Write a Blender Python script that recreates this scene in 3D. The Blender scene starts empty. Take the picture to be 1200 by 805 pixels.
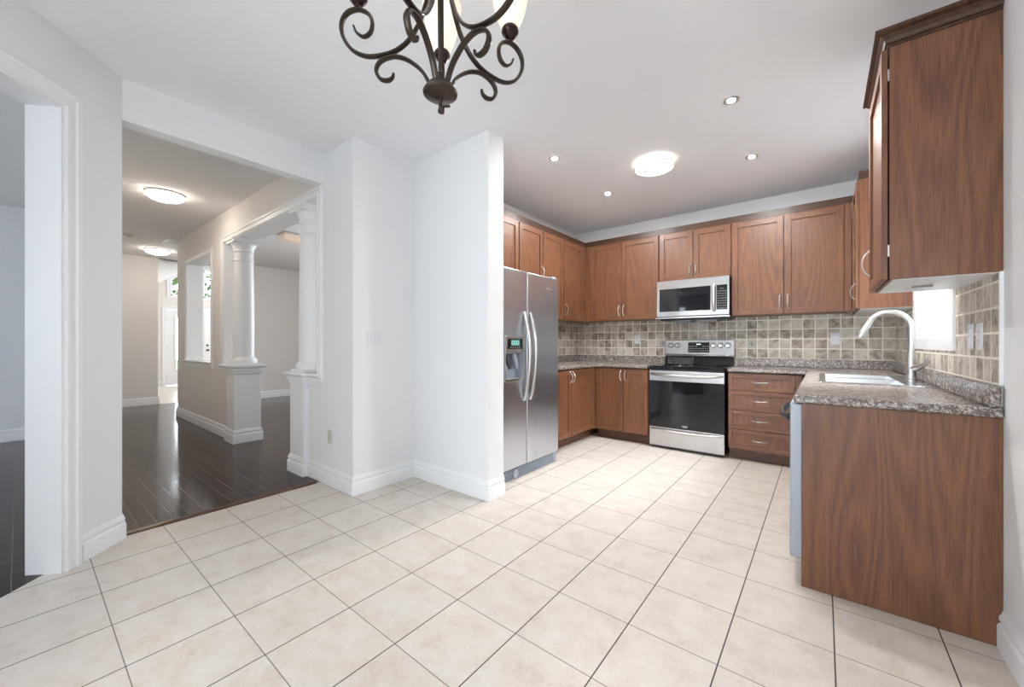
import bpy, bmesh, math, random
from mathutils import Vector, Matrix
random.seed(7)
PI = math.pi
S = bpy.context.scene
C = S.collection

# ------------------------------------------------------------------ camera
T = 0.3335                        # floor tile pitch
CX, CY = 3.8962, -2.7137          # tile grid phase seen from the camera foot
F_PX = 458.52
cam_d = bpy.data.cameras.new('camera')
cam = bpy.data.objects.new('camera', cam_d); C.objects.link(cam)
cam.location = (0, 0, 3.4899 * T)
cam.rotation_euler = (PI / 2, 0, 0.6713)
cam_d.sensor_width = 36; cam_d.sensor_fit = 'HORIZONTAL'
cam_d.lens = 36 * F_PX / 1200
cam_d.clip_start = 0.02
S.camera = cam

# ------------------------------------------------------------------ view / world / daylight and added fill lights
S.view_settings.view_transform = 'Standard'
S.view_settings.look = 'None'
S.view_settings.gamma = 1.0
S.view_settings.use_curve_mapping = False
S.view_settings.exposure = 0.40
w = bpy.data.worlds.new('world'); S.world = w; w.use_nodes = True
bg = w.node_tree.nodes['Background']
bg.inputs[0].default_value = (0.86, 0.93, 1.0, 1)
_nt = w.node_tree                       # hazy sky, much brighter towards the sun side (front of the house, -x)
_tc = _nt.nodes.new('ShaderNodeTexCoord'); _dp = _nt.nodes.new('ShaderNodeVectorMath'); _dp.operation = 'DOT_PRODUCT'
_dp.inputs[1].default_value = Vector((-0.96, 0.2, 0.2)).normalized()
_mr = _nt.nodes.new('ShaderNodeMapRange'); _mr.inputs['From Min'].default_value = 0.55; _mr.inputs['From Max'].default_value = 1.0
_mr.inputs['To Min'].default_value = 1.35; _mr.inputs['To Max'].default_value = 13.0
_nt.links.new(_tc.outputs['Generated'], _dp.inputs[0]); _nt.links.new(_dp.outputs['Value'], _mr.inputs['Value']); _nt.links.new(_mr.outputs[0], bg.inputs[1])

def area(name, loc, target, sx, sy, power, col):
    d = bpy.data.lights.new(name, 'AREA'); d.shape = 'RECTANGLE'; d.size = sx; d.size_y = sy
    d.energy = power; d.color = col
    o = bpy.data.objects.new(name, d); C.objects.link(o); o.location = loc
    o.rotation_euler = (Vector(target) - Vector(loc)).to_track_quat('-Z', 'Z').to_euler()
    return o
area('fill_nook_rear', (-0.55, -2.46, 1.2), (-0.75, 0.3, 2.75), 1.7, 2.1, 46, (0.87, 0.94, 1.0))  # added fill in the unseen rear opening, tilted up to brighten the ceiling
area('daylight_sink_window', (1.75, 3.54, 3.05), (-0.2, 3.54, 0.75), 1.5, 1.0, 300, (0.90, 0.95, 1.0))
area('fill_side_room', (-4.8, -4.95, 1.5), (-4.8, 0, 1.4), 2.2, 1.8, 92, (0.80, 0.89, 1.0))  # unseen added fill for the side room; no window stands behind it
area('fill_dining', (-5.6, 5.0, 1.6), (-5.6, 0, 1.5), 1.6, 1.6, 62, (0.95, 0.97, 1.0))  # added light before the solid dining wall, out of view, lifts the room
area('fill_foyer', (-12.2, 5.0, 2.2), (-12.2, 0, 1.5), 1.6, 2.2, 100, (0.97, 0.98, 1.0))  # hidden extra light to brighten the foyer; the wall there has no window

# ------------------------------------------------------------------ materials
def mat(name):
    m = bpy.data.materials.new(name); m.use_nodes = True
    nt = m.node_tree; b = nt.nodes['Principled BSDF']
    return m, nt, b
def N(nt, t, **kw):
    n = nt.nodes.new(t)
    for k, v in kw.items(): setattr(n, k, v)
    return n
def L(nt, a, b): nt.links.new(a, b)
def math_n(nt, op, a, b=None, clamp=False):
    n = N(nt, 'ShaderNodeMath', operation=op); n.use_clamp = clamp
    for i, v in enumerate((a, b)):
        if v is None: continue
        if isinstance(v, (int, float)): n.inputs[i].default_value = v
        else: L(nt, v, n.inputs[i])
    return n.outputs[0]
def mixc(nt, fac, a, b, mode='MIX'):
    n = N(nt, 'ShaderNodeMix', data_type='RGBA', blend_type=mode)
    for i, v in ((0, fac), (6, a), (7, b)):
        if isinstance(v, (int, float)): n.inputs[i].default_value = v
        elif isinstance(v, tuple): n.inputs[i].default_value = (*v, 1) if len(v) == 3 else v
        else: L(nt, v, n.inputs[i])
    return n.outputs[2]
def ramp(nt, fac, stops):
    n = N(nt, 'ShaderNodeValToRGB'); cr = n.color_ramp
    while len(cr.elements) < len(stops): cr.elements.new(0.5)
    for e, (p, c) in zip(cr.elements, stops):
        e.position = p; e.color = (*c, 1) if isinstance(c, tuple) else (c, c, c, 1)
    L(nt, fac, n.inputs[0]); return n.outputs[0]
def noise(nt, vec, scale, detail=3, rough=0.5, dist=0.0):
    n = N(nt, 'ShaderNodeTexNoise'); n.inputs['Scale'].default_value = scale
    n.inputs['Detail'].default_value = detail; n.inputs['Roughness'].default_value = rough
    n.inputs['Distortion'].default_value = dist
    L(nt, vec, n.inputs['Vector']); return n.outputs['Fac']
def objco(nt, scale=(1, 1, 1), rnd=0.0, rot=(0, 0, 0)):
    tc = N(nt, 'ShaderNodeTexCoord'); v = tc.outputs['Object']
    if rnd:
        oi = N(nt, 'ShaderNodeObjectInfo'); va = N(nt, 'ShaderNodeVectorMath', operation='ADD')
        mu = math_n(nt, 'MULTIPLY', oi.outputs['Random'], rnd)
        cb = N(nt, 'ShaderNodeCombineXYZ')
        for i in range(3): L(nt, mu, cb.inputs[i])
        L(nt, v, va.inputs[0]); L(nt, cb.outputs[0], va.inputs[1]); v = va.outputs[0]
    mp = N(nt, 'ShaderNodeMapping'); mp.inputs['Scale'].default_value = scale
    mp.inputs['Rotation'].default_value = rot
    L(nt, v, mp.inputs['Vector']); return mp.outputs[0]
def bump(nt, b, h, strength, dist=0.01):
    n = N(nt, 'ShaderNodeBump'); n.inputs['Strength'].default_value = strength
    n.inputs['Distance'].default_value = dist
    L(nt, h, n.inputs['Height']); L(nt, n.outputs[0], b.inputs['Normal'])
def plain(name, col, rough=0.5, metal=0.0, var=0.03, vscale=6.0, bs=0.0, bscale=200.0, spec=None, coat=0.0):
    m, nt, b = mat(name)
    v = objco(nt)
    n = noise(nt, v, vscale, 3)
    c = mixc(nt, n, tuple(x * (1 - var) for x in col), tuple(min(1, x * (1 + var)) for x in col))
    L(nt, c, b.inputs['Base Color'])
    b.inputs['Roughness'].default_value = rough; b.inputs['Metallic'].default_value = metal
    if spec is not None: b.inputs['Specular IOR Level'].default_value = spec
    if coat: b.inputs['Coat Weight'].default_value = coat; b.inputs['Coat Roughness'].default_value = 0.05
    if bs: bump(nt, b, noise(nt, v, bscale, 2), bs, 0.002)
    return m
def emit(name, col, s, base=(0.9, 0.9, 0.9)):
    m, nt, b = mat(name)
    b.inputs['Base Color'].default_value = (*base, 1)
    b.inputs['Emission Color'].default_value = (*col, 1); b.inputs['Emission Strength'].default_value = s
    return m
def wood(name, axis='z', tint=1.0):
    m, nt, b = mat(name)
    long = {'z': (1, 1, 0.085), 'x': (0.085, 1, 1)}[axis]
    fine = {'z': (1, 1, 0.03), 'x': (0.03, 1, 1)}[axis]
    v1 = objco(nt, long, 9.0); v2 = objco(nt, fine, 9.0)
    n1 = noise(nt, v1, 3.4, 2.0, 0.45, 0.15)
    rings = math_n(nt, 'PINGPONG', math_n(nt, 'MULTIPLY', n1, 25.0), 0.5)
    rings = math_n(nt, 'MULTIPLY', rings, 2.0)
    n2 = noise(nt, v2, 230.0, 3, 0.65)
    n3 = noise(nt, objco(nt, (1, 1, 0.6), 9.0), 2.2, 2)
    f = math_n(nt, 'ADD', math_n(nt, 'MULTIPLY', rings, 0.17), math_n(nt, 'MULTIPLY', n2, 0.70))
    f = math_n(nt, 'ADD', f, math_n(nt, 'MULTIPLY', n3, 0.16), True)
    k = tint
    c = ramp(nt, f, [(0.24, (0.085 * k, 0.036 * k, 0.021 * k)), (0.42, (0.160 * k, 0.063 * k, 0.035 * k)),
                     (0.58, (0.222 * k, 0.095 * k, 0.043 * k)), (0.85, (0.30 * k, 0.137 * k, 0.064 * k))])
    L(nt, c, b.inputs['Base Color'])
    b.inputs['Roughness'].default_value = 0.38
    bump(nt, b, n2, 0.12, 0.002)
    return m
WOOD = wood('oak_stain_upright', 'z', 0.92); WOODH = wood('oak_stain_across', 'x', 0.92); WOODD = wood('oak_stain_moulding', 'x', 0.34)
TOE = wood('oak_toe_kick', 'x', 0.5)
WALL = plain('wall_paint', (0.85, 0.855, 0.86), 0.85, var=0.008, bs=0.05, bscale=300)
WALLH = plain('wall_paint_warm_cast', (0.83, 0.795, 0.755), 0.85, var=0.008, bs=0.05, bscale=300)  # same wall paint with the hall lamps' warm cast put into its colour
WALLS = plain('wall_paint_blue_grey', (0.80, 0.81, 0.825), 0.85, var=0.008)
CEIL = plain('ceiling_paint', (0.91, 0.92, 0.94), 0.9, var=0.008)
POP = plain('popcorn_ceiling', (0.82, 0.81, 0.80), 0.95, var=0.06, vscale=90, bs=0.9, bscale=140)
TRIM = plain('trim_paint', (0.89, 0.895, 0.90), 0.4, var=0.005)
WHITEP = plain('white_plastic', (0.82, 0.83, 0.84), 0.35, var=0.005)
ALMOND = plain('almond_plastic', (0.70, 0.68, 0.58), 0.4, var=0.01)
NICKEL = plain('satin_nickel', (0.66, 0.655, 0.64), 0.28, 1.0, var=0.03)
CHROME = plain('chrome', (0.60, 0.61, 0.62), 0.22, 1.0, var=0.02)
BLACK = plain('black_glass', (0.006, 0.006, 0.008), 0.04, 0.0, var=0.02)
BLACKE = plain('black_enamel', (0.010, 0.010, 0.012), 0.25, 0.0, var=0.02)
GREYP = plain('grey_plastic', (0.33, 0.36, 0.42), 0.4, var=0.02)
DARKP = plain('dark_grey_plastic', (0.045, 0.047, 0.052), 0.4, var=0.03)
IRON = plain('bronzed_iron', (0.060, 0.045, 0.036), 0.34, 0.75, var=0.35, vscale=30, bs=0.1, bscale=120)
CUPM = plain('dark_bronze', (0.035, 0.017, 0.015), 0.22, 0.6, var=0.2, vscale=30)
MELA = plain('white_melamine', (0.78, 0.79, 0.80), 0.45, var=0.005)
MARK = plain('printed_marks', (0.50, 0.51, 0.53), 0.5, var=0.01)
BARK = plain('bark', (0.10, 0.075, 0.05), 0.9, var=0.3, vscale=20)
LEAF = plain('leaves', (0.16, 0.27, 0.09), 0.7, var=0.4, vscale=9)
LAWN = plain('lawn', (0.16, 0.24, 0.09), 0.9, var=0.3, vscale=4)
def steel(name, col, rough, stretch):
    m, nt, b = mat(name)
    v = objco(nt, stretch)
    n = noise(nt, v, 220, 2)
    L(nt, mixc(nt, n, tuple(x * 0.93 for x in col), tuple(min(1, x * 1.04) for x in col)), b.inputs['Base Color'])
    b.inputs['Metallic'].default_value = 1.0
    r = math_n(nt, 'ADD', math_n(nt, 'MULTIPLY', n, 0.10), rough - 0.05)
    L(nt, r, b.inputs['Roughness'])
    b.inputs['Anisotropic'].default_value = 0.35
    bump(nt, b, n, 0.05, 0.0006)
    return m
STEEL = steel('brushed_steel_upright', (0.68, 0.72, 0.79), 0.30, (1, 1, 0.02))
STEELH = steel('brushed_steel_across', (0.58, 0.575, 0.57), 0.24, (0.02, 1, 1))

def m_tile_floor():
    m, nt, b = mat('ceramic_floor_tile')
    tc = N(nt, 'ShaderNodeTexCoord'); sp = N(nt, 'ShaderNodeSeparateXYZ'); L(nt, tc.outputs['Object'], sp.inputs[0])
    u = math_n(nt, 'ADD', math_n(nt, 'MULTIPLY', sp.outputs[0], 1 / T), CX + 40.5)
    v = math_n(nt, 'ADD', math_n(nt, 'MULTIPLY', sp.outputs[1], 1 / T), CY + 40.5)
    def line(x, wd):
        d = math_n(nt, 'ABSOLUTE', math_n(nt, 'SUBTRACT', math_n(nt, 'FRACT', x), 0.5))
        return math_n(nt, 'LESS_THAN', d, wd)
    lu = line(u, 0.0075); lv = line(v, 0.0062)
    cb = N(nt, 'ShaderNodeCombineXYZ')
    L(nt, math_n(nt, 'FLOOR', math_n(nt, 'ADD', u, 0.5)), cb.inputs[0]); L(nt, math_n(nt, 'FLOOR', math_n(nt, 'ADD', v, 0.5)), cb.inputs[1])
    wn = N(nt, 'ShaderNodeTexWhiteNoise', noise_dimensions='2D'); L(nt, cb.outputs[0], wn.inputs['Vector'])
    va = N(nt, 'ShaderNodeVectorMath', operation='ADD'); L(nt, tc.outputs['Object'], va.inputs[0])
    sc = N(nt, 'ShaderNodeVectorMath', operation='SCALE'); L(nt, wn.outputs['Color'], sc.inputs[0]); sc.inputs['Scale'].default_value = 20
    L(nt, sc.outputs[0], va.inputs[1])
    n1 = noise(nt, va.outputs[0], 9.0, 5, 0.65); n2 = noise(nt, va.outputs[0], 70, 4, 0.75)
    f = math_n(nt, 'ADD', math_n(nt, 'MULTIPLY', n1, 0.65), math_n(nt, 'MULTIPLY', n2, 0.35))
    c = ramp(nt, f, [(0.28, (0.55, 0.462, 0.385)), (0.46, (0.675, 0.605, 0.535)), (0.62, (0.735, 0.69, 0.635))])
    c = mixc(nt, math_n(nt, 'MULTIPLY', wn.outputs['Value'], 0.14), c, (0.52, 0.46, 0.40))
    c = mixc(nt, lv, c, (0.27, 0.24, 0.22)); c = mixc(nt, lu, c, (0.085, 0.075, 0.068))
    L(nt, c, b.inputs['Base Color'])
    g = math_n(nt, 'MAXIMUM', lu, lv)
    L(nt, math_n(nt, 'ADD', math_n(nt, 'MULTIPLY', g, 0.5), 0.36), b.inputs['Roughness'])
    bump(nt, b, math_n(nt, 'SUBTRACT', math_n(nt, 'MULTIPLY', n2, 0.25), g), 0.25, 0.003)
    return m
TILE = m_tile_floor()
def m_hardwood():
    m, nt, b = mat('dark_hardwood')
    tc = N(nt, 'ShaderNodeTexCoord'); sp = N(nt, 'ShaderNodeSeparateXYZ'); L(nt, tc.outputs['Object'], sp.inputs[0])
    PW = 0.083
    v = math_n(nt, 'ADD', math_n(nt, 'MULTIPLY', sp.outputs[1], 1 / PW), 100.3)
    row = math_n(nt, 'FLOOR', v)
    wn = N(nt, 'ShaderNodeTexWhiteNoise', noise_dimensions='1D'); L(nt, row, wn.inputs['W'])
    u = math_n(nt, 'ADD', math_n(nt, 'MULTIPLY', sp.outputs[0], 1 / 0.95), math_n(nt, 'MULTIPLY', wn.outputs['Value'], 7))
    dv = math_n(nt, 'ABSOLUTE', math_n(nt, 'SUBTRACT', math_n(nt, 'FRACT', v), 0.5))
    du = math_n(nt, 'ABSOLUTE', math_n(nt, 'SUBTRACT', math_n(nt, 'FRACT', u), 0.5))
    gap = math_n(nt, 'MAXIMUM', math_n(nt, 'GREATER_THAN', dv, 0.475), math_n(nt, 'GREATER_THAN', du, 0.4975))
    cb = N(nt, 'ShaderNodeCombineXYZ'); L(nt, row, cb.inputs[0]); L(nt, math_n(nt, 'FLOOR', u), cb.inputs[1])
    w2 = N(nt, 'ShaderNodeTexWhiteNoise', noise_dimensions='2D'); L(nt, cb.outputs[0], w2.inputs['Vector'])
    n = noise(nt, objco(nt, (0.06, 1, 1)), 60, 4, 0.6)
    f = math_n(nt, 'ADD', math_n(nt, 'MULTIPLY', w2.outputs['Value'], 0.45), math_n(nt, 'MULTIPLY', n, 0.55))
    c = ramp(nt, f, [(0.2, (0.016, 0.0080, 0.0054)), (0.8, (0.056, 0.028, 0.0175))])
    c = mixc(nt, gap, c, (0.10, 0.085, 0.08))
    L(nt, c, b.inputs['Base Color'])
    n4 = noise(nt, objco(nt, (1, 1, 1)), 26, 5, 0.7)
    L(nt, math_n(nt, 'ADD', math_n(nt, 'MULTIPLY', n4, 0.20), 0.02), b.inputs['Roughness'])
    b.inputs['Specular IOR Level'].default_value = 0.5; b.inputs['IOR'].default_value = 1.30
    h = math_n(nt, 'SUBTRACT', math_n(nt, 'MULTIPLY', noise(nt, objco(nt, (0.5, 1, 1)), 28, 2), 0.5), gap)
    bump(nt, b, h, 0.12, 0.0025)
    return m
HARD = m_hardwood()
def m_granite():
    m, nt, b = mat('mottled_granite_laminate')
    v = objco(nt)
    n1 = noise(nt, v, 75, 4, 0.65); n2 = noise(nt, v, 24, 3, 0.6, 0.6); n3 = noise(nt, v, 150, 2, 0.6)
    c = ramp(nt, n2, [(0.30, (0.20, 0.145, 0.115)), (0.48, (0.40, 0.34, 0.295)), (0.62, (0.55, 0.51, 0.48))])
    dk = ramp(nt, n1, [(0.48, 1.0), (0.57, 0.0)])
    c = mixc(nt, math_n(nt, 'MULTIPLY', dk, 0.82), c, (0.085, 0.068, 0.066))
    lt = ramp(nt, n3, [(0.58, 0.0), (0.66, 1.0)])
    c = mixc(nt, math_n(nt, 'MULTIPLY', lt, 0.6), c, (0.62, 0.59, 0.57))
    L(nt, c, b.inputs['Base Color']); b.inputs['Roughness'].default_value = 0.26
    return m
GRAN = m_granite()
def m_backsplash(name, ax, pu, ou, pv, ov):
    m, nt, b = mat(name)
    tc = N(nt, 'ShaderNodeTexCoord'); sp = N(nt, 'ShaderNodeSeparateXYZ'); L(nt, tc.outputs['Object'], sp.inputs[0])
    u = math_n(nt, 'ADD', math_n(nt, 'MULTIPLY', sp.outputs[ax], 1 / pu), 100.5 - ou / pu)
    v = math_n(nt, 'ADD', math_n(nt, 'MULTIPLY', sp.outputs[2], 1 / pv), 100.5 - ov / pv)
    def dist(x): return math_n(nt, 'ABSOLUTE', math_n(nt, 'SUBTRACT', math_n(nt, 'FRACT', x), 0.5))
    nz = math_n(nt, 'MULTIPLY', math_n(nt, 'SUBTRACT', noise(nt, objco(nt), 60, 2), 0.5), 0.03)
    d = math_n(nt, 'ADD', math_n(nt, 'MINIMUM', dist(u), dist(v)), nz)
    g = math_n(nt, 'LESS_THAN', d, 0.048)
    cb = N(nt, 'ShaderNodeCombineXYZ')
    L(nt, math_n(nt, 'FLOOR', math_n(nt, 'ADD', u, 0.5)), cb.inputs[0]); L(nt, math_n(nt, 'FLOOR', math_n(nt, 'ADD', v, 0.5)), cb.inputs[1])
    wn = N(nt, 'ShaderNodeTexWhiteNoise', noise_dimensions='2D'); L(nt, cb.outputs[0], wn.inputs['Vector'])
    va = N(nt, 'ShaderNodeVectorMath', operation='ADD'); L(nt, objco(nt), va.inputs[0])
    sc = N(nt, 'ShaderNodeVectorMath', operation='SCALE'); L(nt, wn.outputs['Color'], sc.inputs[0]); sc.inputs['Scale'].default_value = 30
    L(nt, sc.outputs[0], va.inputs[1])
    n1 = noise(nt, va.outputs[0], 16, 4, 0.6, 0.8)
    f = math_n(nt, 'ADD', math_n(nt, 'MULTIPLY', n1, 0.75), math_n(nt, 'MULTIPLY', wn.outputs['Value'], 0.25))
    c = ramp(nt, f, [(0.28, (0.21, 0.165, 0.122)), (0.44, (0.46, 0.40, 0.325)), (0.62, (0.68, 0.63, 0.545))])
    c = mixc(nt, g, c, (0.88, 0.85, 0.76))
    L(nt, c, b.inputs['Base Color']); b.inputs['Roughness'].default_value = 0.5
    bump(nt, b, math_n(nt, 'ADD', math_n(nt, 'MULTIPLY', n1, 0.3), math_n(nt, 'MULTIPLY', d, 3.0, True)), 0.35, 0.004)
    return m
def glass(name, tint=(1, 1, 1), gl=0.08):
    m, nt, b = mat(name); nt.nodes.remove(b)
    t = N(nt, 'ShaderNodeBsdfTransparent'); t.inputs[0].default_value = (*tint, 1)
    g = N(nt, 'ShaderNodeBsdfGlossy'); g.inputs['Roughness'].default_value = 0.02
    mx = N(nt, 'ShaderNodeMixShader'); mx.inputs[0].default_value = gl
    L(nt, t.outputs[0], mx.inputs[1]); L(nt, g.outputs[0], mx.inputs[2])
    L(nt, mx.outputs[0], nt.nodes['Material Output'].inputs[0]); return m
GLASS = glass('window_glass')
LAMPW = emit('lamp_diffuser_warm', (1.0, 0.87, 0.74), 20.0)
LAMPD = emit('lamp_diffuser_dining', (1.0, 0.80, 0.60), 0.10, (0.75, 0.62, 0.50))
LAMPC = emit('lamp_diffuser_white', (1.0, 0.97, 0.93), 12.0)
LAMPS = emit('lamp_side_glow', (1.0, 0.80, 0.58), 5.0)
LAMPR = emit('lamp_rim_glow', (1.0, 0.90, 0.78), 0.18)
POT = emit('spot_bulb', (1.0, 0.99, 0.975), 3500)
BULB = emit('bulb', (1.0, 0.93, 0.84), 26)
LCD = emit('lcd', (0.25, 0.62, 0.55), 0.35, (0.1, 0.25, 0.22))
LCDW = emit('clock_digits', (0.75, 0.9, 1.0), 1.2)
def m_shade():
    m, nt, b = mat('frosted_shade')
    b.inputs['Base Color'].default_value = (0.86, 0.83, 0.76, 1); b.inputs['Roughness'].default_value = 0.35
    b.inputs['Emission Color'].default_value = (1.0, 0.84, 0.64, 1); b.inputs['Emission Strength'].default_value = 0.30
    tr = N(nt, 'ShaderNodeBsdfTranslucent'); tr.inputs[0].default_value = (1.0, 0.95, 0.87, 1)
    mx = N(nt, 'ShaderNodeMixShader'); mx.inputs[0].default_value = 0.07
    L(nt, b.outputs[0], mx.inputs[1]); L(nt, tr.outputs[0], mx.inputs[2])
    L(nt, mx.outputs[0], nt.nodes['Material Output'].inputs[0]); return m
SHADE = m_shade()

# ------------------------------------------------------------------ mesh builder
class G:
    def __init__(self): self.v = []; self.f = []; self.m = []
    def poly(self, pts, faces, m=0):
        o = len(self.v); self.v += [tuple(p) for p in pts]
        for f in faces: self.f.append([i + o for i in f]); self.m.append(m)
        return self
    def box(self, x0, x1, y0, y1, z0, z1, m=0):
        x0, x1 = sorted((x0, x1)); y0, y1 = sorted((y0, y1)); z0, z1 = sorted((z0, z1))
        return self.poly([(x0, y0, z0), (x1, y0, z0), (x1, y1, z0), (x0, y1, z0), (x0, y0, z1), (x1, y0, z1), (x1, y1, z1), (x0, y1, z1)],
            [(0, 3, 2, 1), (4, 5, 6, 7), (0, 1, 5, 4), (1, 2, 6, 5), (2, 3, 7, 6), (3, 0, 4, 7)], m)
    def prism(self, poly, mp, w0, w1, m=0):       # 2D outline, mapped by mp(u, v, w)
        n = len(poly)
        return self.poly([mp(u, v, w0) for u, v in poly] + [mp(u, v, w1) for u, v in poly],
            [tuple(range(n))[::-1], tuple(range(n, 2 * n))] + [(i, (i + 1) % n, n + (i + 1) % n, n + i) for i in range(n)], m)
    def lathe(self, prof, c=(0, 0, 0), seg=32, m=0, axis='z', ax=1.0, ay=1.0):
        P = []
        for r, h in prof:
            for k in range(seg):
                a = 2 * PI * k / seg; p, q = r * math.cos(a) * ax, r * math.sin(a) * ay
                P.append({'z': (c[0] + p, c[1] + q, c[2] + h), 'y': (c[0] + p, c[1] + h, c[2] + q), 'x': (c[0] + h, c[1] + p, c[2] + q)}[axis])
        n = len(prof); Fc = []
        for i in range(n - 1):
            for k in range(seg):
                k2 = (k + 1) % seg; Fc.append((i * seg + k, i * seg + k2, (i + 1) * seg + k2, (i + 1) * seg + k))
        if prof[0] != prof[-1]: Fc.append(tuple(range(seg))[::-1]); Fc.append(tuple((n - 1) * seg + k for k in range(seg)))
        return self.poly(P, Fc, m)
    def tube(self, pts, rad, seg=10, m=0, ref=None, flat=(1, 1), closed=False):
        pts = [Vector(p) for p in pts]; n = len(pts)
        if not isinstance(rad, (list, tuple)): rad = [rad] * n
        P = []; prev = None
        for i, p in enumerate(pts):
            if closed: t = pts[(i + 1) % n] - pts[i - 1]
            else: t = pts[min(i + 1, n - 1)] - pts[max(i - 1, 0)]
            t.normalize()
            if ref is not None: a = Vector(ref)
            elif prev is not None: a = prev
            else: a = Vector((0, 0, 1)) if abs(t.z) < 0.9 else Vector((1, 0, 0))
            a = (a - t * a.dot(t)).normalized(); prev = a; b = t.cross(a)
            for k in range(seg):
                an = 2 * PI * (k + 0.5) / seg
                P.append(p + (a * math.cos(an) * flat[0] + b * math.sin(an) * flat[1]) * rad[i])
        Fc = []
        for i in range(n if closed else n - 1):
            j = (i + 1) % n
            for k in range(seg):
                k2 = (k + 1) % seg; Fc.append((i * seg + k, i * seg + k2, j * seg + k2, j * seg + k))
        if not closed: Fc += [tuple(range(seg))[::-1], tuple((n - 1) * seg + k for k in range(seg))]
        return self.poly(P, Fc, m)
    def cells(self, us, vs, keep, mp, w0, w1, m=0):   # a slab of grid cells with holes
        nu, nv = len(us) - 1, len(vs) - 1
        K = [[keep((us[i] + us[i + 1]) / 2, (vs[j] + vs[j + 1]) / 2) for j in range(nv)] for i in range(nu)]
        idx = {}; P = []; Fc = []
        def vid(i, j, k):
            if (i, j, k) not in idx: idx[(i, j, k)] = len(P); P.append(mp(us[i], vs[j], (w0, w1)[k]))
            return idx[(i, j, k)]
        g = lambda i, j: 0 <= i < nu and 0 <= j < nv and K[i][j]
        for i in range(nu):
            for j in range(nv):
                if not K[i][j]: continue
                q = [(i, j), (i + 1, j), (i + 1, j + 1), (i, j + 1)]
                Fc.append([vid(*a, 0) for a in q][::-1]); Fc.append([vid(*a, 1) for a in q])
                for (a, b_, nb) in ((0, 1, (i, j - 1)), (1, 2, (i + 1, j)), (2, 3, (i, j + 1)), (3, 0, (i - 1, j))):
                    if not g(*nb): Fc.append([vid(*q[a], 0), vid(*q[b_], 0), vid(*q[b_], 1), vid(*q[a], 1)])
        return self.poly(P, Fc, m)
    def sweep(self, path, prof, mp=lambda u, v, h: (u, v, h), m=0, closed=False):
        # path in 2D; profile (offset to the LEFT of travel, height); mitred corners
        n = len(path); pv = [Vector(p) for p in path]; P = []
        for i in range(n):
            d0 = (pv[i] - pv[i - 1]).normalized() if (i > 0 or closed) else None
            d1 = (pv[(i + 1) % n] - pv[i]).normalized() if (i < n - 1 or closed) else None
            d0 = d0 if d0 is not None else d1; d1 = d1 if d1 is not None else d0
            n0 = Vector((-d0.y, d0.x)); n1 = Vector((-d1.y, d1.x)); mt = n0 + n1; mt = mt / max(0.2, mt.dot(n0))
            for o, h in prof: q = pv[i] + mt * o; P.append(mp(q.x, q.y, h))
        k = len(prof); Fc = []
        for i in range(n if closed else n - 1):
            j = (i + 1) % n
            for a in range(k):
                b_ = (a + 1) % k; Fc.append((i * k + a, j * k + a, j * k + b_, i * k + b_))
        if not closed: Fc += [tuple(range(k)), tuple((n - 1) * k + a for a in range(k))[::-1]]
        return self.poly(P, Fc, m)
    def build(self, name, mats, parent=None, off=(0, 0, 0), bev=0.0, segs=2, label=None):
        if not isinstance(mats, (list, tuple)): mats = [mats]
        me = bpy.data.meshes.new(name)
        me.from_pydata([(x - off[0], y - off[1], z - off[2]) for x, y, z in self.v], [], self.f)
        for mm in mats: me.materials.append(mm)
        me.polygons.foreach_set('material_index', self.m)
        bm = bmesh.new(); bm.from_mesh(me); bmesh.ops.recalc_face_normals(bm, faces=bm.faces); bm.to_mesh(me); bm.free()
        me.polygons.foreach_set('use_smooth', [True] * len(me.polygons))
        me.set_sharp_from_angle(angle=math.radians(38))
        o = bpy.data.objects.new(name, me); C.objects.link(o)
        if parent: o.parent = parent
        else: o.location = off
        if bev:
            md = o.modifiers.new('bevel', 'BEVEL'); md.width = bev; md.segments = segs
            md.limit_method = 'ANGLE'; md.angle_limit = math.radians(40)
        if label: o['label'] = label
        return o
def tag(o, label, cat, group=None):
    o['label'] = label; o['category'] = cat
    if group: o['group'] = group
    return o
def thing(name, label, cat, loc, rz=0.0, group=None):
    o = bpy.data.objects.new(name, None); C.objects.link(o); o.empty_display_size = 0.05
    o.location = loc; o.rotation_euler = (0, 0, rz)
    return tag(o, label, cat, group)
def struct(o, label=None):
    o['kind'] = 'structure'
    if label: o['label'] = label
    return o
def copy_tree(o, parent=None):
    c = o.copy(); C.objects.link(c)
    if parent: c.parent = parent
    for ch in list(o.children): copy_tree(ch, c)
    return c
def smooth_path(pts, k=8):
    pts = [Vector(p) for p in pts]; out = []
    for i in range(len(pts) - 1):
        p0 = pts[max(i - 1, 0)]; p1 = pts[i]; p2 = pts[i + 1]; p3 = pts[min(i + 2, len(pts) - 1)]
        for s in range(k):
            t = s / k
            out.append(0.5 * ((2 * p1) + (p2 - p0) * t + (2 * p0 - 5 * p1 + 4 * p2 - p3) * t * t + (3 * p1 - p0 - 3 * p2 + p3) * t ** 3))
    out.append(pts[-1]); return out
XZ = lambda y: (lambda u, v, w_: (u, w_, v))
ident = lambda u, v, w_: (u, v, w_)
yz = lambda u, v, w_: (w_, u, v)
xz = lambda u, v, w_: (u, w_, v)

# ------------------------------------------------------------------ room shell
XL, XR, YB, ZC = -2.82, 0.54, 5.05, 2.75      # kitchen: left wall, right wall, back wall, ceiling
YW, YWB = 1.59, 1.79                          # wall with the columns (nook side, dining side)
ZH = 2.80                                     # hall ceiling
R2 = math.sqrt(0.5)
A0 = Vector((-3.275, 0.381)); DD = Vector((R2, -R2)); DN = Vector((R2, R2))
diag = lambda u, v, w_: (A0.x + DD.x * u + DN.x * w_, A0.y + DD.y * u + DN.y * w_, v)
END = (A0 + DD * 2.4)

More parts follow.
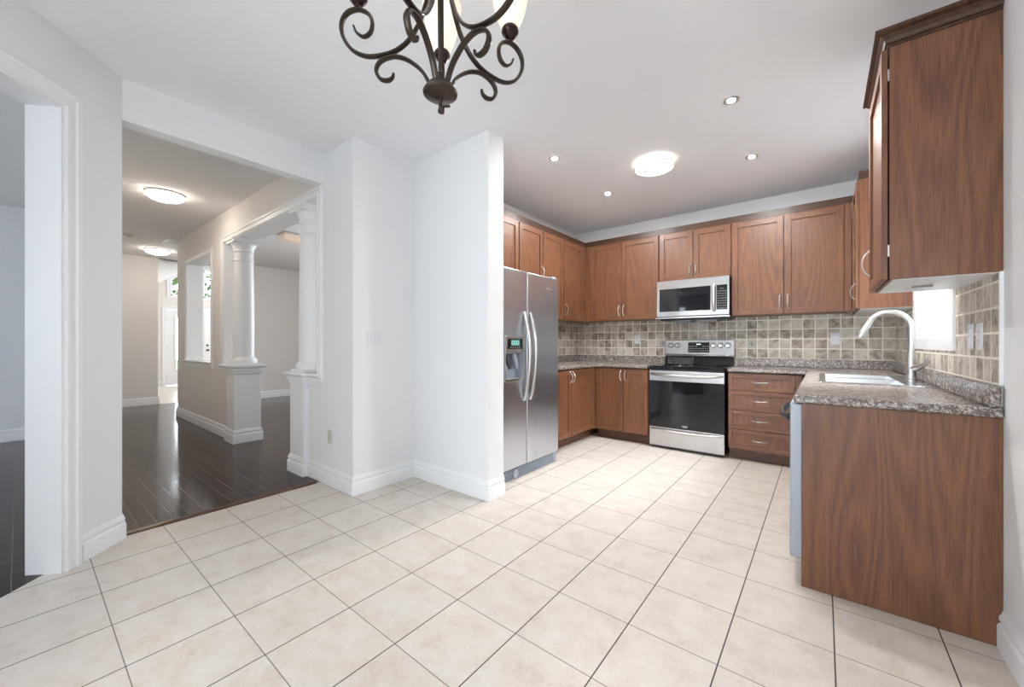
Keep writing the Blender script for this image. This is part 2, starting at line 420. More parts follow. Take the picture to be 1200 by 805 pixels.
nook_poly = [(XR + 0.15, -2.55), (XR + 0.15, YB + 0.12), (XL - 0.06, YB + 0.12), (XL - 0.06, YW + 0.1), (-3.325, YW + 0.1), (-3.325, 0.327), (END.x - 0.05, -2.998 - END.x + 0.05), (END.x - 0.05, -2.55)]
struct(G().prism(nook_poly, ident, -0.08, 0.0).build('floor', TILE), 'cream ceramic tile floor of the kitchen and nook')
hard_poly = [(-3.3255, YW + 0.1), (XL - 0.061, YW + 0.1), (XL - 0.061, YB + 0.1), (-10.0, YB + 0.1), (-10.0, 0.2), (-10.0, -5.1), (END.x - 0.051, -5.1), (END.x - 0.051, -2.998 - END.x + 0.05), (-3.3255, 0.327)]
struct(G().prism(hard_poly, ident, -0.08, 0.0).build('floor', HARD), 'dark glossy hardwood floor of the hall')
FOY = plain('foyer_tile', (0.66, 0.60, 0.54), 0.25, var=0.08, vscale=12)
struct(G().box(-14.3, -10.001, 1.4, YB + 0.1, -0.08, 0.0).build('floor', FOY), 'pale foyer floor by the front door')
ceil_poly = [(XR + 0.15, -2.55), (XR + 0.15, YB + 0.12), (XL - 0.13, YB + 0.12), (XL - 0.13, YW), (-3.30, YW), (-3.30, 0.40), (A0.x - 0.10, A0.y - 0.10), (END.x - 0.10, END.y - 0.10), (END.x - 0.10, -2.55)]
struct(G().prism(ceil_poly, ident, ZC, ZC + 0.045).build('ceiling', CEIL), 'smooth pale ceiling over kitchen and nook')
struct(G().box(-10.1, -1.5, -5.1, YB + 0.1, ZH, ZH + 0.1).build('ceiling', POP), 'textured ceiling over the hall')

def wallbox(name, mt, us, vs, keep, mp, w0, w1, label=None):
    return struct(G().cells(us, vs, keep, mp, w0, w1).build(name, mt), label)
yes = lambda u, v: True
wallbox('wall_back', WALL, [XL - 0.13, XR + 0.15], [0, ZC], yes, xz, YB, YB + 0.12)
WY0, WY1, WZ0, WZ1 = 3.045, 4.035, 1.20, 2.25
wallbox('wall_right', WALL, [-2.55, WY0, WY1, YB], [0, WZ0, WZ1, ZC], lambda u, v: not (WY0 < u < WY1 and WZ0 < v < WZ1), yz, XR, XR + 0.15)
wallbox('wall_left', WALL, [YWB, YB], [0, ZH], yes, yz, XL - 0.13, XL)
wallbox('wall_partition', WALL, [XL, -1.94], [0, ZC], yes, xz, 2.162, 2.335)
# wall with columns
OX0, OX1, OZ0, OZ1 = -5.85, -3.38, 0.875, 2.415
PX0, PX1 = -5.46, -3.70
NX0, NX1, NZ0, NZ1 = -7.63, -6.37, 0.91, 2.38
def kcol(u, v):
    if OX0 < u < OX1 and OZ0 < v < OZ1: return False
    if PX0 < u and v < OZ0: return False
    if u > OX1: return False
    if NX0 < u < NX1 and NZ0 < v < NZ1: return False
    return True
wcol = G().cells([-8.17, NX0, NX1, OX0, PX0, PX1, OX1], [0, OZ0, NZ0, NZ1, OZ1, ZH], kcol, xz, YW, YWB)
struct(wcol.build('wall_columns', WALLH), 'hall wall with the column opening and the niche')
wallbox('wall_columns_nook', WALL, [PX1, OX1, -3.33], [0, OZ0, ZH], lambda u, v: u > OX1 or v < OZ0, xz, YW, YWB, 'white half wall and pier at the nook end of the column opening')
wallbox('wall_nook', WALL, [-3.33, XL], [0, ZC], yes, xz, YW, YWB, 'white wall between nook and column opening')
wallbox('wall_header', WALL, [A0.y, YW], [2.5, ZH], yes, yz, -3.385, A0.x)
DU0, DU1, DZ = 0.345, 1.75, 2.375
wallbox('wall_diagonal', WALL, [0, DU0, DU1, 2.4], [0, DZ, ZC], lambda u, v: not (DU0 < u < DU1 and v < DZ), diag, -0.155, 0.0)
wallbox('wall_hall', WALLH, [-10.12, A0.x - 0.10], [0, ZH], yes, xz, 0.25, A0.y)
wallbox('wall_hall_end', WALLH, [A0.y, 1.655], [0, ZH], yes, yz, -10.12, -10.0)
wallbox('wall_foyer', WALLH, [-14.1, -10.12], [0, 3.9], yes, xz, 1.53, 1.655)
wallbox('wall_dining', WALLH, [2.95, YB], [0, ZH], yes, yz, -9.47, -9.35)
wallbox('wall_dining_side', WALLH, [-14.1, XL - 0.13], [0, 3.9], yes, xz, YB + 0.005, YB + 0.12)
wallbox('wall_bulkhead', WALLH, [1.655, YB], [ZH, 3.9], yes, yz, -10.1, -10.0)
wallbox('wall_side_room_end', WALLS, [-5.1, 0.25], [0, ZH], yes, yz, -7.70, -7.58)
wallbox('wall_side_room', WALLS, [-7.58, END.x - 0.15], [0, ZH], yes, xz, -5.1, -5.0)
wallbox('wall_nook_side', WALL, [-5.1, END.y - 0.11], [0, ZC], yes, yz, END.x - 0.15, END.x)
wallbox('wall_nook_rear', WALL, [END.x, -1.35, 0.25, XR], [0, 0.1, 2.2, ZC], lambda u, v: not (-1.35 < u < 0.25 and 0.1 < v < 2.2), xz, -2.40, -2.52)
# front wall of the foyer
FX = -14.1; FDY0, FDY1, FDZ = 2.50, 4.20, 2.10
TR0, TR1, TZ0, TZ1 = 2.60, 4.10, 2.50, 3.30
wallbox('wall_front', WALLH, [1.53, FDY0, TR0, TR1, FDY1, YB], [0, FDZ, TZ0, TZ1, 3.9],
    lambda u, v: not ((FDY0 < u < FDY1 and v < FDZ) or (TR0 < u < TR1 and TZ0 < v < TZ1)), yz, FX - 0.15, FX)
struct(G().prism([(1.53, 2.72), (2.3, 2.78), (3.35, 3.55), (4.4, 2.78), (YB, 2.72), (YB, 3.9), (1.53, 3.9)], yz, FX, -10.1).build('ceiling', CEIL), 'vaulted foyer ceiling')

# baseboards
BB = [(0, 0), (0.018, 0), (0.018, 0.086), (0.015, 0.094), (0.009, 0.098), (0.009, 0.106), (0.013, 0.110), (0.013, 0.122), (0.006, 0.134), (0.005, 0.142), (0, 0.145)]
def baseboard(name, path): return struct(G().sweep(path, BB).build(name, TRIM))
baseboard('baseboard_right', [(XR, -2.4), (XR, 2.33)])
baseboard('baseboard_partition', [(-1.94, 2.335), (-1.94, 2.162), (XL, 2.162), (XL, YW), (-3.58, YW)])
baseboard('baseboard_columns', [(-5.62, YW), (-8.17, YW), (-8.17, YWB), (-5.5, YWB)])
dp = lambda u: diag(u, 0, 0)[:2]
baseboard('baseboard_diagonal', [(A0.x - 0.11, A0.y), (A0.x, A0.y), dp(DU0 - 0.088)])
baseboard('baseboard_hall_end', [(-10.12, 1.655), (-10.0, 1.655), (-10.0, A0.y)])
baseboard('baseboard_dining', [(-9.47, 2.95), (-9.35, 2.95), (-9.35, YB)][::-1])
baseboard('baseboard_side_room', [(-7.58, 0.25), (-7.58, -5.0)])
baseboard('baseboard_hall', [(-3.60, 0.25), (-7.58, 0.25)])
baseboard('baseboard_dining_side', [(XL - 0.13, YB + 0.005), (-9.35, YB + 0.005)])
baseboard('baseboard_left', [(XL - 0.13, YWB), (XL - 0.13, YB)])
baseboard('baseboard_front', [(FX, 2.40), (FX, 1.655)])
baseboard('baseboard_nook', [dp(DU1 + 0.092), dp(2.4)])

# casings (u outward, h off the wall)
CAS = [(0, 0), (0, 0.012), (0.006, 0.018), (0.022, 0.018), (0.026, 0.013), (0.05, 0.015), (0.056, 0.022), (0.078, 0.022), (0.085, 0.014), (0.085, 0)]
def casing(name, path, mp, label=None, prof=CAS): return struct(G().sweep(path, prof, mp).build(name, TRIM), label)
casing('trim_diagonal', [(DU0, 0), (DU0, DZ), (DU1, DZ), (DU1, 0)], lambda u, v, h: diag(u, v, h), 'white casing of the side room doorway')
# columns opening: casing up the sides from the ledge, reveal lining
cas_s = [(o * 1.0, h) for o, h in CAS]
casing('trim_columns', [(OX0, OZ0 + 0.03), (OX0, OZ1), (OX1, OZ1), (OX1, OZ0 + 0.03)], lambda u, v, h: (u, YW - h, v), 'white casing around the column opening', cas_s)
casing('trim_niche', [(NX0, NZ0), (NX0, NZ1), (NX1, NZ1), (NX1, NZ0)], lambda u, v, h: (u, YW - h * 0.7, v), 'narrow white casing around the niche', [(o * 0.6, h) for o, h in CAS])
LIN = G()
LIN.box(OX0, OX0 + 0.008, YW - 0.003, YWB + 0.003, OZ0, OZ1); LIN.box(OX1 - 0.008, OX1, YW - 0.003, YWB + 0.003, OZ0, OZ1)
LIN.box(OX0 + 0.008, OX1 - 0.008, YW - 0.003, YWB + 0.003, OZ1 - 0.008, OZ1)
struct(LIN.build('trim_columns_lining', TRIM), 'white lining of the column opening')
NL = G()
NL.box(NX0, NX0 + 0.008, YW - 0.003, YWB + 0.003, NZ0, NZ1).box(NX1 - 0.008, NX1, YW - 0.003, YWB + 0.003, NZ0, NZ1).box(NX0 + 0.008, NX1 - 0.008, YW - 0.003, YWB + 0.003, NZ1 - 0.008, NZ1)
struct(NL.build('trim_niche_lining', TRIM), 'white lining of the niche')
JL = G().cells([DU0, DU0 + 0.012, DU1 - 0.012, DU1], [0, DZ - 0.012, DZ], lambda u, v: not (DU0 + 0.012 < u < DU1 - 0.012 and v < DZ - 0.012), diag, -0.158, 0.004)
struct(JL.build('trim_diagonal_jamb', TRIM), 'white jamb of the side room doorway')
LEDGE = [(0, -0.085), (0.012, -0.085), (0.012, -0.055), (0.022, -0.05), (0.022, -0.022), (0.038, -0.012), (0.045, -0.006), (0.045, 0.012), (0, 0.012)]
def ledge(name, x0, x1, z, label):
    g = G().sweep([(x0, YW), (x0, YWB), (x1, YWB), (x1, YW)][::-1] if False else [(x1, YW), (x0, YW)], [(o, h + z) for o, h in LEDGE])
    return struct(g.build(name, TRIM), label)
s1 = G().sweep([(OX1 + 0.09, YW), (-3.56, YW)], [(o, h + 0.893) for o, h in LEDGE])
s1.box(-3.56, OX1, YW, YWB + 0.03, 0.878, 0.905); struct(s1.build('trim_ledge', TRIM), 'white ledge of the half wall by the nook')
s2 = G().sweep([(-5.63, YW), (OX0 - 0.09, YW)], [(o, h + 0.893) for o, h in LEDGE])
s2.box(OX0, -5.63, YW, YWB + 0.03, 0.878, 0.905); struct(s2.build('trim_ledge', TRIM), 'white ledge of the half wall by the niche')
s3 = G().sweep([(NX1 + 0.06, YW), (NX0 - 0.06, YW)], [(o * 0.8, h * 0.95 + 0.905) for o, h in LEDGE])
s3.box(NX0, NX1, YW, YWB + 0.02, 0.912, 0.918); struct(s3.build('trim_niche_sill', TRIM), 'white sill of the niche')
# wood reducer strip between hardwood and tile
RED = plain('reducer_oak', (0.10, 0.05, 0.028), 0.22, var=0.35, vscale=14)
struct(G().prism([(-3.345, 0.0), (-3.300, 0.0), (-3.302, 0.005), (-3.318, 0.014), (-3.345, 0.012)], lambda u, v, w_: (u, w_, v), A0.y + 0.018, YW - 0.05).build('trim_threshold', RED), 'dark wood threshold strip between hardwood and tile')

# ------------------------------------------------------------------ backsplash
BS_B = m_backsplash('stone_backsplash_back', 0, 0.1003, XR, 0.1033, 1.005)
BS_R = m_backsplash('stone_backsplash_side', 1, 0.098, 2.344, 0.1, 1.005)
BS_L = m_backsplash('stone_backsplash_left', 1, 0.1003, YB, 0.1033, 1.005)
struct(G().box(XL + 0.008, XR - 0.008, YB - 0.008, YB, 0.92, 1.462).build('trim_backsplash_back', BS_B), 'beige stone tile backsplash on the back wall')
struct(G().box(XL, XL + 0.008, 3.31, YB, 0.92, 1.462).build('trim_backsplash_left', BS_L), 'beige stone tile backsplash on the left wall')
struct(G().cells([2.344, 2.975, 4.105, YB - 0.008], [0.92, 1.125, 1.452], lambda u, v: not (2.975 < u < 4.105 and v > 1.125), yz, XR - 0.008, XR).build('trim_backsplash_right', BS_R), 'beige stone tile backsplash around the sink window')
struct(G().box(XR - 0.010, XR, 2.334, 2.344, 1.003, 1.445).build('trim_backsplash_edge', TRIM), 'white edge strip of the side backsplash')

# ------------------------------------------------------------------ kitchen window
wn = G().sweep([(2.975, 1.125), (2.975, WZ1 + 0.07), (4.105, WZ1 + 0.07), (4.105, 1.125)], [(0, 0), (0, 0.018), (-0.02, 0.022), (-0.06, 0.014), (-0.072, 0.014), (-0.072, 0)], lambda u, v, h: (XR - h, u, v), closed=True)
wn_o = struct(wn.build('window_1', TRIM), 'white cased window over the sink')
fr = G().cells([WY0, WY0 + 0.05, WY1 - 0.05, WY1], [WZ0, WZ0 + 0.05, WZ1 - 0.05, WZ1], lambda u, v: not (WY0 + 0.05 < u < WY1 - 0.05 and WZ0 + 0.05 < v < WZ1 - 0.05), yz, XR + 0.055, XR + 0.10)
for y0, y1 in ((WY0 + 0.05, WY1 - 0.05),):
    fr.cells([y0, y0 + 0.028, y1 - 0.028, y1], [WZ0 + 0.05, WZ0 + 0.085, WZ1 - 0.085, WZ1 - 0.05], lambda u, v, a=y0, b_=y1: not (a + 0.028 < u < b_ - 0.028 and WZ0 + 0.085 < v < WZ1 - 0.085), yz, XR + 0.065, XR + 0.095)
fr.build('window_frame', TRIM, wn_o, bev=0.003)
G().box(XR + 0.078, XR + 0.082, WY0 + 0.05, WY1 - 0.05, WZ0 + 0.05, WZ1 - 0.05).build('pane', GLASS, wn_o)
la = G().box(XR + 0.035, XR + 0.056, WY0 + 0.012, WY0 + 0.035, 1.27, 1.36).tube([(XR + 0.04, WY0 + 0.024, 1.34), (XR + 0.01, WY0 + 0.03, 1.345), (XR - 0.002, WY0 + 0.055, 1.33)], 0.006)
la.build('latch', WHITEP, wn_o, bev=0.003)
G().cells([WY0 - 0.005, WY0 + 0.012, WY1 - 0.012, WY1 + 0.005], [WZ0 - 0.005, WZ0 + 0.012, WZ1 - 0.012, WZ1 + 0.005], lambda u, v: not (WY0 + 0.012 < u < WY1 - 0.012 and WZ0 + 0.012 < v < WZ1 - 0.012), yz, XR + 0.002, XR + 0.14).build('window_sill', TRIM, wn_o, bev=0.002)

# ------------------------------------------------------------------ front door and arched transom
fd = struct(G().sweep([(FDY0, 0), (FDY0, FDZ), (FDY1, FDZ), (FDY1, 0)], CAS, lambda u, v, h: (FX + h, u, v)).build('door_1', TRIM), 'white front double door with glass lites at the end of the hall')
mid = (FDY0 + FDY1) / 2
for y0, y1, act in ((FDY0 + 0.01, mid - 0.002, False), (mid + 0.002, FDY1 - 0.01, True)):
    a, b_ = y0 + 0.20, y1 - 0.20
    lf = G().cells([y0, a, b_, y1], [0.01, 0.45, 1.88, FDZ - 0.01], lambda u, v, a=a, b_=b_: not (a < u < b_ and 0.45 < v < 1.88), yz, FX - 0.05, FX - 0.005)
    lf.cells([a - 0.03, a, b_, b_ + 0.03], [0.42, 0.45, 1.88, 1.91], lambda u, v, a=a, b_=b_: not (a < u < b_ and 0.45 < v < 1.88), yz, FX - 0.005, FX + 0.008)
    lo = lf.build('door_leaf', TRIM, fd, bev=0.003)
    G().box(FX - 0.03, FX - 0.025, a, b_, 0.45, 1.88).build('pane', GLASS, lo)
    if act:
        kn = G().lathe([(0.03, 0), (0.03, 0.01), (0.012, 0.015), (0.012, 0.04), (0.028, 0.05), (0.028, 0.07), (0.01, 0.078)], (FX - 0.005, y0 + 0.07, 0.97), 20, axis='x')
        kn.lathe([(0.03, 0), (0.03, 0.012), (0.02, 0.02)], (FX - 0.005, y0 + 0.07, 1.11), 20, axis='x'); kn.build('door_knob', DARKP, lo)
    for z in (0.25, 1.05, 1.85):
        hy = y0 if not act else y1
        G().box(FX - 0.005, FX + 0.006, hy - 0.008, hy + 0.008, z - 0.05, z + 0.05).build('hinge', NICKEL, lo)
arc = [(TR0 + (TR1 - TR0) * k / 16, 2.88 + 0.42 * math.sin(PI * k / 16) ** 0.9) for k in range(17)]
tw = G().prism([(TR0, TZ1)] + arc + [(TR1, TZ1)], yz, FX - 0.15, FX)
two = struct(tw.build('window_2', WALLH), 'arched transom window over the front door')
cs = [(TR0, TZ0), (TR0, 2.88)] + arc[1:-1] + [(TR1, 2.88), (TR1, TZ0)]
tc_ = G().sweep(cs, [(o, h) for o, h in CAS], lambda u, v, h: (FX + h, u, v), closed=True); tc_.build('casing', TRIM, two)
tf = G()
for y in (TR0 + 0.02, (TR0 + TR1) / 2, TR1 - 0.02): tf.box(FX - 0.09, FX - 0.05, y - 0.02, y + 0.02, TZ0, 3.26 if abs(y - 3.35) < 0.1 else 2.84)
tf.box(FX - 0.09, FX - 0.05, TR0, TR1, TZ0, TZ0 + 0.04); tf.build('window_frame', TRIM, two)
G().prism([(TR0, TZ0)] + arc + [(TR1, TZ0)], yz, FX - 0.075, FX - 0.07).build('pane', GLASS, two)
# outdoors beyond the front door
struct(G().box(-40, -14.3, -12, 16, -0.25, -0.12).build('ground', LAWN), 'lawn outside the front door')
tr = thing('tree', 'leafy green tree seen through the arched transom window', 'tree', (-20.0, 4.6, -0.12))
tk = G().tube([(0, 0, 0), (0.05, 0.03, 1.5), (-0.04, 0.0, 3.0), (0.02, 0.05, 4.4)], [0.16, 0.13, 0.10, 0.04], 10)
for k in range(6):
    a = k * 1.05; tk.tube([(0, 0, 2.0 + 0.3 * k), (0.7 * math.cos(a), 0.7 * math.sin(a), 2.7 + 0.3 * k), (1.3 * math.cos(a), 1.3 * math.sin(a), 3.1 + 0.3 * k)], [0.06, 0.04, 0.015], 8)
tk.build('trunk', BARK, tr)
lv = G()
for k in range(1500):
    while True:
        p = Vector((random.uniform(-1, 1), random.uniform(-1, 1), random.uniform(-1, 1)))
        if p.length < 1: break
    c_ = Vector((p.x * 2.2, p.y * 2.4, 4.4 + p.z * 2.2)); s_ = random.uniform(0.10, 0.2)
    q = Matrix.Rotation(random.uniform(0, 6.28), 3, Vector((random.uniform(-1, 1), random.uniform(-1, 1), random.uniform(-1, 1))).normalized())
    lv.poly([c_ + q @ Vector(v) for v in ((-s_, 0, 0), (0, -s_ * 0.45, 0.02), (s_, 0, 0), (0, s_ * 0.45, 0.02))], [(0, 1, 2, 3)])
lv.build('foliage', LEAF, tr)

# ------------------------------------------------------------------ columns on pedestals
def column(xc, label):
    t = thing('column', label, 'column', (xc, 1.686, 0), group='white columns of the hall opening')
    h = 0.138
    G().box(-h, h, -h, h, 0, 0.80).build('pedestal', TRIM, t, bev=0.003)
    sq = [(-h, -h), (h, -h), (h, h), (-h, h)][::-1]
    G().sweep(sq, [(o + 0.0005, z * 1.08) for o, z in BB], closed=True).build('pedestal_base', TRIM, t)
    cp = G().sweep(sq, [(o, z + 0.893) for o, z in LEDGE] , closed=True)
    cp.box(-h, h, -h, h, 0.80, 0.905); cp.box(-h + 0.005, h - 0.005, -h + 0.005, h - 0.005, 0.905, 0.93); cp.build('pedestal_cap', TRIM, t)
    G().lathe([(0.135, 0.93), (0.135, 0.945), (0.140, 0.96), (0.135, 0.975), (0.122, 0.98), (0.122, 0.99), (0.112, 1.0)], seg=40).build('column_base', TRIM, t)
    G().lathe([(0.108, 1.0), (0.110, 1.3), (0.108, 1.7), (0.098, 2.13), (0.098, 2.14), (0.106, 2.146), (0.106, 2.158), (0.098, 2.165), (0.098, 2.25)], seg=48).build('shaft', TRIM, t)
    ca = G().lathe([(0.098, 2.25), (0.108, 2.256), (0.108, 2.275), (0.103, 2.28), (0.110, 2.31), (0.130, 2.345), (0.135, 2.352)], seg=48)
    ca.box(-0.142, 0.142, -0.142, 0.142, 2.352, 2.385); ca.box(-0.15, 0.15, -0.15, 0.15, 2.385, 2.405); ca.build('capital', TRIM, t)
    return t
column(-5.478, 'white round column on square pedestal farther down the hall, beside the niche')
column(-3.70, 'white round column on square pedestal nearest the kitchen, against the nook wall')

# ------------------------------------------------------------------ cabinets
def shaker(g, x0, x1, z0, z1, yf, fr_=0.058, th=0.02, m_v=0, m_h=1):
    y0 = yf; y1 = yf + th
    g.box(x0, x0 + fr_, y0, y1, z0, z1, m_v); g.box(x1 - fr_, x1, y0, y1, z0, z1, m_v)
    g.box(x0 + fr_, x1 - fr_, y0 + 0.0006, y1, z0, z0 + fr_, m_h); g.box(x0 + fr_, x1 - fr_, y0 + 0.0006, y1, z1 - fr_, z1, m_h)
    g.box(x0 + fr_ - 0.002, x1 - fr_ + 0.002, y0 + 0.0125, y1 - 0.002, z0 + fr_ - 0.002, z1 - fr_ + 0.002, m_v)
def pull(parent, x, z, yf, ln=0.125, vert=True):
    pts = []; rd = []
    for i in range(15):
        t = i / 14; s = -ln / 2 + ln * t; o = 0.002 + 0.030 * math.sin(PI * t) ** 0.75
        pts.append((x, yf - o, z + s) if vert else (x + s, yf - o, z)); rd.append(0.0062 - 0.0014 * math.sin(PI * t))
    g = G().tube(pts, rd, 10, ref=(1, 0, 0) if vert else (0, 0, 1), flat=(1.25, 0.8))
    for s in (-ln / 2, ln / 2):
        c_ = (x, yf, z + s) if vert else (x + s, yf, z)
        g.lathe([(0.0085, 0.0), (0.0085, -0.004), (0.005, -0.007)], c_, 14, axis='y')
    return g.build('handle', NICKEL, parent, label='satin nickel bow handle')
def cabinet(name, label, loc, rz, wd, dp_, z0, z1, fronts, toe=False, cat='cabinet', group=None, bottom=None, gap=0.0015):
    t = thing(name, label, cat, (loc[0], loc[1], z0), rz, group)
    zz = z1 - z0; zb = 0.112 if toe else 0.0
    G().box(0.0005, wd - 0.0005, -dp_, -0.001, zb, zz).build('body', WOOD, t, bev=0.001)
    if bottom is not None: G().box(0.012, wd - 0.012, -dp_ + 0.01, -0.002, -0.004, -0.0005).build('underside', bottom, t)
    if toe: G().box(0.0005, wd - 0.0005, -dp_ + 0.072, -0.001, 0.001, zb).build('toe_kick', TOE, t)
    for f in fronts:
        kind, x0, x1, a, b_, h = f
        g = G()
        if kind == 'filler':
            g.box(x0, x1, -dp_ - 0.014, -dp_ - 0.0005, a - z0, b_ - z0); g.build('filler', WOOD, t, bev=0.001); continue
        yf = -dp_ - 0.020 - gap
        shaker(g, x0, x1, a - z0, b_ - z0, yf, 0.056 if kind == 'door' else 0.038)
        o = g.build(kind, [WOOD, WOODH], t, bev=0.0014)
        if h is None: continue
        if kind == 'drawer': pull(o, (x0 + x1) / 2, (a + b_) / 2 - z0, yf, 0.115, False)
        else: pull(o, h[0], h[1] - z0, yf, h[2] if len(h) > 2 else 0.125)
    return t
UB, UT = 1.458, 2.452           # upper cabinets: bottom, top of box
DB, DT = 1.462, 2.436
UD = 0.315                       # upper box depth
BD = 0.595                       # base box depth
Q = PI / 2
# left wall uppers (front faces +x, local x runs along +y)
y0 = 2.40
cabinet('upper_cabinet', 'short two-door wood cabinet above the stainless refrigerator', (XL, y0), Q, 0.848, UD, 1.86, UT,
    [('door', 0.02, 0.43, 1.87, DT, (0.40, 1.97)), ('door', 0.436, 0.838, 1.87, DT, (0.466, 1.97))])
cabinet('upper_cabinet', 'short single-door wood cabinet above the right edge of the refrigerator', (XL, 3.25), Q, 0.449, UD, 1.86, UT,
    [('door', 0.006, 0.445, 1.87, DT, (0.418, 1.97))])
cabinet('upper_cabinet', 'tall single-door wood wall cabinet just right of the refrigerator', (XL, 3.70), Q, 0.451, UD, UB, UT,
    [('door', 0.004, 0.443, DB, DT, (0.03, 1.58))])
cabinet('upper_cabinet', 'single-door wood wall cabinet in the corner left of the back wall', (XL, 4.152), Q, YB - 0.009 - 4.152, UD, UB, UT,
    [('door', 0.012, 0.462, DB, DT, (0.045, 1.58)), ('filler', 0.466, 0.575, UB, UT, None)])
# back wall uppers
xb = -2.49
cabinet('upper_cabinet', 'two-door wood wall cabinet on back wall, left of the microwave', (xb, YB), 0, -1.523 - xb, UD, UB, UT,
    [('filler', 0.001, 0.08, UB, UT, None), ('door', 0.083, 0.500, DB, DT, (0.472, 1.58)), ('door', 0.506, 0.962, DB, DT, (0.534, 1.58))])
cabinet('upper_cabinet', 'short two-door wood cabinet directly above the microwave', (-1.520, YB), 0, 0.755, UD, 1.886, UT,
    [('door', 0.005, 0.374, 1.892, DT, (0.346, 1.995)), ('door', 0.380, 0.750, 1.892, DT, (0.408, 1.995))])
cabinet('upper_cabinet', 'wide two-door wood wall cabinet on back wall, right of the microwave', (-0.763, YB), 0, 0.968, UD, UB, UT,
    [('door', 0.004, 0.457, DB, DT, (0.427, 1.58)), ('door', 0.464, 0.915, DB, DT, (0.494, 1.58)), ('filler', 0.918, 0.967, UB, UT, None)])
# right wall uppers (front faces -x, local x runs along -y)
cabinet('upper_cabinet', 'wood wall cabinet in the far right corner, beyond the sink window', (XR, YB - 0.009), -Q, YB - 0.009 - 4.108, UD, UB - 0.02, UT,
    [('door', 0.45, 0.930, DB - 0.02, DT, (0.898, 1.575))], bottom=MELA)
near = cabinet('upper_cabinet', 'large wood wall cabinet nearest the camera with plain end panel', (XR, 2.925), -Q, 0.592, UD, 1.440, UT,
    [('door', 0.004, 0.588, 1.443, DT, (0.034, 1.60, 0.135))], bottom=MELA, gap=0.005)
for z in (0.10, 0.86):
    G().box(0.57, 0.588, -UD - 0.0049, -UD - 0.0002, z, z + 0.05).build('hinge', NICKEL, near)
# crown
CR = [(0, 0), (0.004, 0), (0.004, 0.010), (0.012, 0.012), (0.012, 0.021), (0.017, 0.030), (0.028, 0.037), (0.028, 0.045), (0.034, 0.046), (0.046, 0.053), (0.046, 0.064), (0, 0.064)]
xf = XL + UD + 0.002; yf = YB - UD - 0.002; xr = XR - UD - 0.002
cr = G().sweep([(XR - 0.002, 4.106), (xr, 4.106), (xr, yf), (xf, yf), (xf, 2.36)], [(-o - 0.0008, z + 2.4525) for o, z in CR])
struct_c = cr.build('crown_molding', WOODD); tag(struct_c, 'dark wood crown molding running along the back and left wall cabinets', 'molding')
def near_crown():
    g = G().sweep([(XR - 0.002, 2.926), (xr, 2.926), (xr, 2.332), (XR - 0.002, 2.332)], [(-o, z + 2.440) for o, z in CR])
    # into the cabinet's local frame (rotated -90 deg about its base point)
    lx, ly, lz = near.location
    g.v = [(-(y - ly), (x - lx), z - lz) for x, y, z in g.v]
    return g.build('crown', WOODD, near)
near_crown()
pl = thing('puck_light', 'small round light under the nearest wood wall cabinet', 'light', (0.368, 2.655, 1.4355))
G().lathe([(0.0, 0.0), (0.034, 0.0), (0.036, -0.006), (0.028, -0.010), (0.027, -0.006), (0.0, -0.006)], seg=28).build('ring', NICKEL, pl)
G().lathe([(0.0, -0.0062), (0.026, -0.0062), (0.020, -0.009), (0.0, -0.010)], seg=24).build('lens', WHITEP, pl)

# base cabinets
cabinet('base_cabinet', 'two-door wood base cabinet beside the refrigerator under the corner counter', (XL, 3.33), Q, YB - 0.002 - 3.33, BD, 0, 0.872,
    [('door', 0.006, 0.513, 0.125, 0.866, (0.488, 0.785, 0.115)), ('door', 0.519, 1.072, 0.125, 0.866, (0.545, 0.785, 0.115)), ('filler', 1.076, 1.105, 0.112, 0.872, None)], toe=True)
cabinet('base_cabinet', 'two-door wood base cabinet on back wall, left of the range', (-2.222, YB), 0, 0.672, BD, 0, 0.872,
    [('filler', 0.012, 0.040, 0.112, 0.872, None), ('door', 0.043, 0.372, 0.125, 0.866, (0.347, 0.785, 0.115)), ('door', 0.378, 0.664, 0.125, 0.866, (0.403, 0.785, 0.115))], toe=True)
cabinet('drawer_cabinet', 'four-drawer wood base cabinet just right of the range', (-0.748, YB), 0, 0.60, BD, 0, 0.872,
    [('drawer', 0.004, 0.546, 0.702, 0.866, 1), ('drawer', 0.004, 0.546, 0.508, 0.696, 1), ('drawer', 0.004, 0.546, 0.318, 0.502, 1), ('drawer', 0.004, 0.546, 0.125, 0.312, 1), ('filler', 0.55, 0.58, 0.112, 0.872, None)], toe=True)
cabinet('sink_cabinet', 'wood sink base cabinet under the window, hidden behind the end panel', (XR, YB - 0.002), -Q, YB - 0.002 - 2.975, BD, 0, 0.70,
    [('door', 1.10, 1.58, 0.125, 0.69, (1.55, 0.62, 0.115)), ('door', 1.586, 2.06, 0.125, 0.69, (1.612, 0.62, 0.115))], toe=True)
pn = G().box(-0.081, XR - 0.0015, 2.333, 2.352, 0.001, 0.878).build('end_panel', WOOD, off=(0.23, 2.333, 0), bev=0.001)
tag(pn, 'wide flat wood panel closing the counter end nearest the camera', 'panel')

